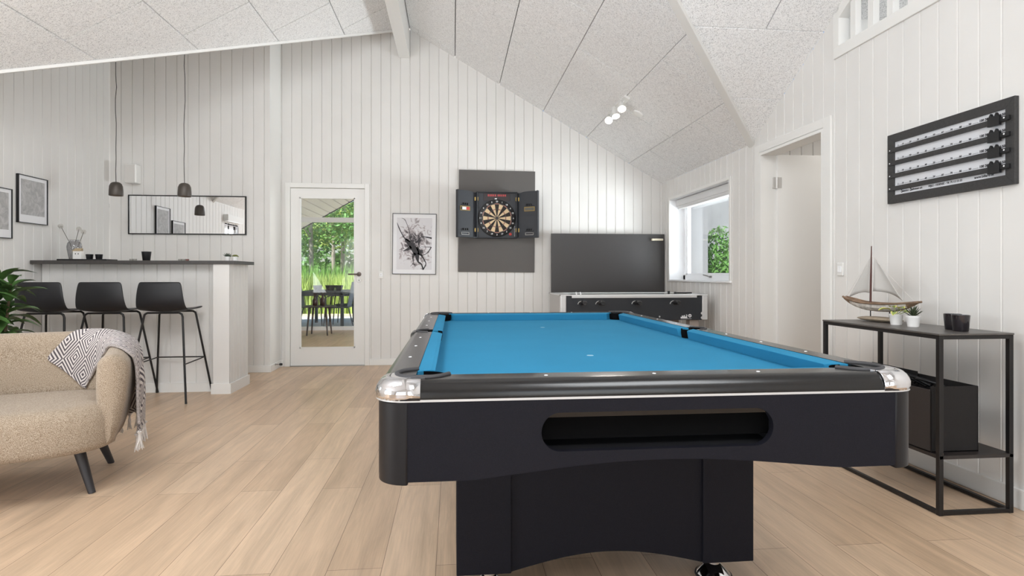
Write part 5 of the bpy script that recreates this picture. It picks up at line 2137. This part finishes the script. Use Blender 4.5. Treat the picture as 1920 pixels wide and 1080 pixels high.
for i in range(NS + 1):
    s_ = smin + (smax - smin) * i / NS
    row, uvr = [], []
    ta = lerpk(s_, [(-.355, .575), (-.25, .50), (-.15, .40), (-.05, .22), (0, .13), (.06, .07), (.5, .05)])
    tb_ = lerpk(s_, [(-.355, .59), (-.19, .80), (-.08, .71), (0, .65), (.06, .58), (.15, .52), (.5, .68)])
    NT = 30
    for j in range(NT + 1):
        t_ = ta + (tb_ - ta) * j / NT
        rip = .006 + (.003 * math.sin(j / NT * 9 + s_ * 14)) + (.013 * (1 + math.sin(j / NT * PI * 7 + s_ * 2)) * min(1, max(0, (s_ - .04) / .2)))
        pnt = over(t_, s_ * (1 + .14 * (j / NT)) if s_ > 0 else s_, .004 + max(0, rip))
        row.append(pnt)
        uvr.append((t_ + s_ * .25, s_ * 1.0))
    rows.append(row)
    uvs.append(uvr)
sheet.grid(rows, uv=uvs)
sheet.build('blanket_cloth', THROW, tw, smooth=60, solid=.006, sub=1)
last = rows[-1]
fg = MB()
rr = random.Random(5)
for j in range(0, len(last) - 1, 2):
    for q in range(13):
        p = last[j] + Vector((rr.uniform(-.012, .012), rr.uniform(-.012, .012), .004))
        m2 = last[j] + Vector((rr.uniform(-.004, .004), rr.uniform(-.004, .004), -.035))
        e = m2 + Vector((rr.uniform(-.014, .014), rr.uniform(-.014, .014), rr.uniform(-.055, -.04)))
        fg.tube([p, last[j] + Vector((0, 0, -.012)), m2, e], [.0030, .0045, .0040, .0018], 5)
fg.build('fringe', FRINGE, tw, smooth=60)
ed = MB()
for col in (0,):
    pts = [rows[i][col] for i in range(3, NS - 2)]
    ed.tube(pts, .008, 6)
ed.build('braided_edge', mat('grey_braid', (150, 142, 138), .95, var=(120, .3), bump=(200, .8)), tw, smooth=60)

# ------------------------------------------------------------------ rubber plant behind the chair
pp = thing('potted_rubber_plant', 'large dark green leafy plant at the left edge beside the bar stools', 'plant', (-3.07, 4.12, 0))
MB().lathe([(.12, 0), (.125, .01), (.16, .30), (.165, .32), (.15, .32), (.145, .29), (.001, .29)], 32).build('pot', mat('grey_clay_pot', (120, 116, 110), .7), pp, smooth=50)
MB().lathe([(.001, .285), (.15, .285), (.001, .30)], 20).build('soil', SOIL, pp)
stm = MB()
lv = MB()
rr = random.Random(11)
for k in range(5):
    a_ = 2 * PI * k / 5 + .3
    tipx, tipy = .16 * math.cos(a_), .16 * math.sin(a_)
    top = Vector((tipx, tipy, .92 + .15 * rr.random()))
    b0 = Vector((.03 * math.cos(a_), .03 * math.sin(a_), .28))
    mid = b0.lerp(top, .5) + Vector((.03 * math.cos(a_), .03 * math.sin(a_), 0))
    stm.tube([b0, mid, top], [.012, .010, .006], 8)
    for j in range(27):
        f_ = .45 + .55 * j / 26
        p = b0.lerp(mid, f_ * 2) if f_ < .5 else mid.lerp(top, (f_ - .5) * 2)
        an = j * 2.4 + k
        el = R(rr.uniform(-15, 40) + 25 * (j / 26))
        dv = Vector((math.cos(an) * math.cos(el), math.sin(an) * math.cos(el), math.sin(el)))
        leaf(lv, p, dv, (0, 0, 1), rr.uniform(.17, .26), rr.uniform(.075, .105), rr.uniform(.25, .6), 0, .22, 8)
stm.build('stem', mat('brown_stem', (90, 74, 54), .8), pp, smooth=60)
lv.build('leaves', GREEN1, pp, smooth=60, recalc=False)

# ------------------------------------------------------------------ sunroom behind the glazed door
SYE = 11.3
o = MB()
o.quad((-4.6, 7.0, 0), (-4.6, SYE, 0), (-4.6, SYE, 2.9), (-4.6, 7.0, 2.9)).quad((.6, 7.0, 0), (.6, SYE, 0), (.6, SYE, 4), (.6, 7.0, 4))
o.quad((-4.6, 7.0, 0), (DX0, 7.0, 0), (DX0, 7.0, 4), (-4.6, 7.0, 4)).quad((DX1, 7.0, 0), (.6, 7.0, 0), (.6, 7.0, 4), (DX1, 7.0, 4)).quad((DX0, 7.0, DZ), (DX1, 7.0, DZ), (DX1, 7.0, 4), (DX0, 7.0, 4))
struct(o.build('wall_sunroom', WHITE))
# its roof runs on outside as a boarded soffit; boards along Y with real gaps
sf = MB()
SO = lambda x: 2.74 + .577 * (x + 2.2)
x = -4.7
while x < .6:
    a_, b_ = x + .009, x + .131
    y1_ = 13.3
    sf.prism([(a_, 7.0, SO(a_)), (b_, 7.0, SO(b_)), (b_, 7.0, SO(b_) + .02), (a_, 7.0, SO(a_) + .02)], (0, y1_ - 7.0, 0))
    x += .14
sf.quad((-4.7, 6.9, SO(-4.7) + .03), (.7, 6.9, SO(.7) + .03), (.7, 13.3, SO(.7) + .03), (-4.7, 13.3, SO(-4.7) + .03), 1)
struct(sf.build('ceiling_sunroom', [mat('off_white_soffit_boards', (232, 226, 218), .6), mat('dark_roof_felt', (60, 58, 56), .9)]))
vb = MB().prism([(-4.7, 13.3, SO(-4.7) - .02), (.7, 13.3, SO(.7) - .02), (.7, 13.3, SO(.7) + .1), (-4.7, 13.3, SO(-4.7) + .1)], (0, .03, 0))
struct(vb.build('roof_verge', mat('dark_grey_fascia', (70, 72, 74), .6)))
wf = thing('window_6', 'white framed glass wall of the sunroom', 'window', (-2, SYE, 0))
struct(wf)
m_ = MB()
m_.box(-2.6, 2.6, -.04, .04, 2.04, 2.13).box(-2.6, 2.6, -.04, .04, 0, .07)
for x in (-2.6, -1.35, .75, 2.55):
    m_.box(x, x + .07, -.04, .04, 0, 2.1)
m_.build('window_frame', WFRAME, wf)
for x0_, x1_ in ((-2.53, -1.35), (-1.28, .75), (.82, 2.55)):
    MB().box(x0_, x1_, -.003, .003, .07, 2.04).build('pane', GLASS, wf)

# side table with bottle vases inside the sunroom
s_ = thing('side_table', 'low round dark side table inside the sunroom beyond the glazed door', 'side table', (-2.33, 10.45, 0))
MB().lathe([(.27, .488), (.285, .494), (.285, .508), (.27, .512)], 36).build('table_top', mat('dark_stained_top', (70, 64, 62), .4), s_, smooth=40)
for a_ in (45, 135, 225, 315):
    c_, d_ = math.cos(R(a_)), math.sin(R(a_))
    MB().tube([(.245 * c_, .245 * d_, 0), (.19 * c_, .19 * d_, .49)], [.012, .020], 10).build('leg', mat('dark_brown_leg', (66, 58, 56), .5) if 'dark_brown_leg' not in bpy.data.materials else bpy.data.materials['dark_brown_leg'], s_, smooth=50)
for (x, y, hh_, lb_) in ((-2.40, 10.42, .17, 'left of two small dark brown bottle vases on the side table'), (-2.28, 10.47, .2, 'right of two small dark brown bottle vases on the side table')):
    b_ = MB().lathe([(.035, 0), (.045, .01), (.045, hh_ * .55), (.018, hh_ * .72), (.016, hh_ * .95), (.020, hh_)], 20).build('bottle_vase', mat('dark_brown_glass', (66, 46, 44), .3) if 'dark_brown_glass' not in bpy.data.materials else bpy.data.materials['dark_brown_glass'], None, (x, y, .512), smooth=50)
    tag(b_, lb_, 'vase', 'bottle vases on the side table')
    dv_ = MB()
    rr = random.Random(int(hh_ * 100))
    for k_ in range(7):
        e = Vector((rr.uniform(-.09, .09), rr.uniform(-.05, .05), hh_ + rr.uniform(.04, .10)))
        dv_.tube([(0, 0, hh_ - .02), e], .003, 4)
        leaf(dv_, e, (e.x, e.y, .05), (0, 0, 1), .05, .022, .2)
    dv_.build('dried_twigs', mat('dark_dry_leaf', (80, 58, 56), .8), b_, recalc=False)

# terrace, outdoor table and chairs
o = MB().box(-9, 5, SYE + .0, 15.2, -.12, -.015)
struct(o.build('terrace', mat('pale_terrace_tiles', (205, 203, 198), .8, var=(5, .08))))
o = MB().box(-40, 60, 15.2, 70, -.14, -.04)
tag(o.build('sandy_ground', mat('pale_sandy_ground', (214, 200, 170), .95, var=(2, .15))), 'pale sandy ground beyond the terrace', 'ground', kind='stuff')
o = MB().box(2.9, 60, -10, 15.2, -.14, -.04)
tag(o.build('gravel_ground', mat('pale_gravel', (176, 166, 148), .95, var=(6, .2))), 'pale gravel outside the right window', 'ground', kind='stuff')
GREYM = mat('grey_garden_furniture', (86, 90, 96), .5)
gt = thing('garden_table', 'dark grey garden table outside on the terrace', 'table', (-2.62, 12.6, -.015))
MB().box(-.44, .44, -.75, .75, .70, .735).build('table_top', GREYM, gt, bevel=.004)
for sx in (-1, 1):
    for sy in (-1, 1):
        MB().box(sx * .41 - .03, sx * .41 + .03, sy * .7 - .03, sy * .7 + .03, 0, .70).build('leg', GREYM, gt)
MB().box(-.42, .42, -.73, .73, .65, .70).build('apron', GREYM, gt)
for i, (x, y, r_) in enumerate(((-2.78, 12.3, .10), (-2.54, 12.4, .11), (-2.36, 12.35, .09))):
    b_ = MB().lathe([(r_ * .6, 0), (r_, .11), (r_ * .94, .11), (r_ * .55, .01), (.001, .01)], 24).build('plant_bowl', mat('dark_bowl', (70, 68, 70), .4) if 'dark_bowl' not in bpy.data.materials else bpy.data.materials['dark_bowl'], None, (x, y, .72), smooth=50)
    tag(b_, ('leftmost of three dark bowls on the garden table', 'middle of three dark bowls on the garden table', 'rightmost of three dark bowls on the garden table')[i], 'bowl', 'bowls on the garden table')
gc = thing('garden_chair', 'grey wicker garden chair right of the garden table', 'chair', (-2.30, 12.05, -.015), PI / 2, 'garden chairs at the garden table')
# local: faces -y after rotation towards the table
WIK = mat('pale_grey_wicker', (150, 156, 166), .7, bump=(120, .6))
P = []
for i in range(9):
    t_ = i / 8
    P.append([(-.22 + .44 * j / 6, -.20 - .10 * t_, .42 + .50 * t_) for j in range(7)])
MB().grid(P).build('backrest', WIK, gc, smooth=60, solid=.02)
MB().box(-.23, .23, -.22, .24, .40, .43).build('seat', GREYM, gc, bevel=.01)
for sx in (-1, 1):
    MB().tube([(sx * .25, .25, 0), (sx * .24, .22, .42), (sx * .25, .20, .62), (sx * .25, .12, .65), (sx * .24, -.24, .65)], .012, 8).build('armrest', GREYM, gc, smooth=60)
    MB().tube([(sx * .24, -.33, 0), (sx * .22, -.22, .42)], .012, 8).build('leg', GREYM, gc, smooth=60)
copy_thing(gc, (-2.86, 12.2, -.015), 'grey wicker garden chair left of the garden table', -PI / 2)
copy_thing(gc, (-2.30, 12.95, -.015), 'farther grey garden chair on the right side of the garden table', PI / 2)

# planting outside
LEAFM = [mat('fresh_green_foliage', (138, 182, 92), .6, var=(1.5, .4)), mat('mid_green_foliage', (104, 152, 78), .6, var=(1.5, .4)), mat('yellow_green_foliage', (178, 200, 110), .6, var=(1.5, .35))]
BARK = mat('grey_bark', (168, 160, 150), .9, var=(6, .3))


def tree(label, x, y, hgt, cr_, seed, lm, n=2200, low=.22):
    rr_ = random.Random(seed)
    t_ = thing('garden_tree', label, 'tree', (x, y, -.04), 0, 'trees beyond the garden')
    tk = MB().tube([(0, 0, 0), (rr_.uniform(-.1, .1), 0, hgt * .5), (rr_.uniform(-.2, .2), 0, hgt * .95)], [.085, .06, .02], 8)
    for k_ in range(6):
        z_ = hgt * (.3 + .1 * k_)
        a_ = rr_.uniform(0, 6.28)
        tk.tube([(0, 0, z_), (cr_ * .6 * math.cos(a_), cr_ * .6 * math.sin(a_), z_ + .6)], [.03, .01], 6)
    tk.build('trunk', BARK, t_, smooth=60)
    cw_ = MB()
    for c_ in range(26):
        z_ = hgt * (low + (1 - low) * rr_.random())
        rr2 = cr_ * math.sin(PI * min(1, .15 + .85 * (z_ / hgt - low) / (1 - low))) ** .5
        a_ = rr_.uniform(0, 6.28)
        d_ = rr2 * math.sqrt(rr_.random())
        cx_, cy_ = d_ * math.cos(a_), d_ * math.sin(a_)
        for _ in range(n // 26):
            p = Vector((cx_ + rr_.gauss(0, .32), cy_ + rr_.gauss(0, .32), z_ + rr_.gauss(0, .25)))
            u_ = Vector((rr_.gauss(0, 1), rr_.gauss(0, 1), rr_.gauss(0, .6))).normalized() * rr_.uniform(.05, .10)
            v_ = u_.cross(Vector((rr_.gauss(0, 1), rr_.gauss(0, 1), rr_.gauss(0, 1)))).normalized() * rr_.uniform(.03, .055)
            cw_.add([p - u_, p - v_, p + u_, p + v_], [(0, 1, 2, 3)])
    cw_.build('crown', lm, t_, recalc=False)


tl = ['tall green tree beyond the grass, leftmost seen through the door', 'slim pale trunked tree second from the left beyond the grass', 'bright leafy tree in the middle of the door view', 'dense green tree right of the middle in the door view', 'green tree at the right edge of the door view', 'farther yellow-green tree behind the middle trees']
for i, (x, y, h_, c_) in enumerate(((-5.4, 20.5, 8, 1.3), (-4.6, 19.6, 7.5, .9), (-4.1, 22, 9, 1.7), (-3.2, 20, 8.5, 1.3), (-2.5, 19.0, 7, 1.0), (-5.0, 25, 10, 2.2))):
    tree(tl[i], x, y, h_, c_, i + 20, LEAFM[i % 3], 2600 if i < 5 else 4000)
# dark wood edge further away
bk_ = MB()
rr = random.Random(3)
for _ in range(9000):
    p = Vector((rr.uniform(-11, -1), rr.uniform(27, 29), rr.uniform(0, 7.5)))
    u_ = Vector((rr.gauss(0, 1), rr.gauss(0, 1), rr.gauss(0, .6))).normalized() * rr.uniform(.12, .22)
    v_ = u_.cross(Vector((rr.gauss(0, 1), rr.gauss(0, 1), rr.gauss(0, 1)))).normalized() * rr.uniform(.07, .12)
    bk_.add([p - u_, p - v_, p + u_, p + v_], [(0, 1, 2, 3)])
tag(bk_.build('woodland_edge', LEAFM[1], recalc=False), 'green woodland edge far behind the garden trees', 'woodland', kind='stuff')


def grass(label, x0_, x1_, y0_, y1_, n, h0, h1, seed, m, name='tall_grass'):
    g_ = MB()
    rr_ = random.Random(seed)
    for _ in range(n):
        x, y = rr_.uniform(x0_, x1_), rr_.uniform(y0_, y1_)
        hh2 = rr_.uniform(h0, h1)
        lx, ly = rr_.gauss(0, .12), rr_.gauss(0, .12)
        w_ = rr_.uniform(.012, .03)
        a_ = rr_.uniform(0, PI)
        dx_, dy_ = w_ * math.cos(a_), w_ * math.sin(a_)
        g_.add([(x - dx_, y - dy_, -.04), (x + dx_, y + dy_, -.04), (x + lx * .4 + dx_ * .8, y + ly * .4 + dy_ * .8, hh2 * .6), (x + lx * .4 - dx_ * .8, y + ly * .4 - dy_ * .8, hh2 * .6), (x + lx, y + ly, hh2)], [(0, 1, 2, 3), (3, 2, 4)])
    return tag(g_.build(name, m, recalc=False), label, 'grass', kind='stuff')


grass('tall fresh green reeds growing behind the terrace', -6.2, -1.8, 16.6, 18.4, 5200, .55, 1.15, 1, LEAFM[2])
grass('darker green grass band behind the reeds', -7, -1.8, 18.4, 20, 2600, .9, 1.5, 2, LEAFM[0])

# outside the right window
o = MB().box(2.9, 4.08, 9.0, 11.0, -.1, 2.6)
o = o.build('shed', mat('pale_grey_shed_boards', (150, 154, 159), .7))
tag(o, 'pale grey shed wall outside the right window', 'shed')
o = MB().box(4.4, 12, 13.5, 13.6, -.1, 3.4).build('garden_fence', mat('light_grey_fence', (146, 150, 154), .8, var=(3, .1)))
tag(o, 'high light grey fence behind the bush outside the right window', 'fence')
bs_ = thing('flowering_bush', 'green bush with white flowers outside the right window', 'bush', (4.62, 9.7, -.04))
m_ = MB()
fl_ = MB()
rr = random.Random(9)
for _ in range(5200):
    a_, d_ = rr.uniform(0, 6.28), .5 * math.sqrt(rr.random())
    z_ = rr.uniform(.05, 1.95) * (1 - .35 * (d_ / .5) ** 2)
    p = Vector((d_ * math.cos(a_), d_ * math.sin(a_), z_))
    u_ = Vector((rr.gauss(0, 1), rr.gauss(0, 1), rr.gauss(.8, 1))).normalized() * rr.uniform(.03, .07)
    v_ = u_.cross(Vector((rr.gauss(0, 1), rr.gauss(0, 1), rr.gauss(0, 1)))).normalized() * rr.uniform(.01, .022)
    m_.add([p - u_, p - v_, p + u_, p + v_], [(0, 1, 2, 3)])
m_.build('foliage', LEAFM[1], bs_, recalc=False)
for _ in range(60):
    a_, d_ = rr.uniform(3.2, 5.2), rr.uniform(.4, .55)
    fl_.lathe([(.002, -.01), (.028, 0), (.002, .01)], 6, 0, Matrix.Translation((d_ * math.cos(a_), d_ * math.sin(a_), rr.uniform(.3, 1.0))))
fl_.build('flowers', PAPER, bs_)
grass('low dry yellow-green grass at the foot of the bush', 4.15, 6.5, 8.6, 9.2, 1200, .1, .35, 6, LEAFM[2], 'dry_grass')

# unseen slab added outside the rear wall so no direct sun comes in
o = MB().box(-4.4, 3.3, YREAR - 1.5, YREAR - .02, 2.3, 2.42)
struct(o.build('sun_block', WTRIM))
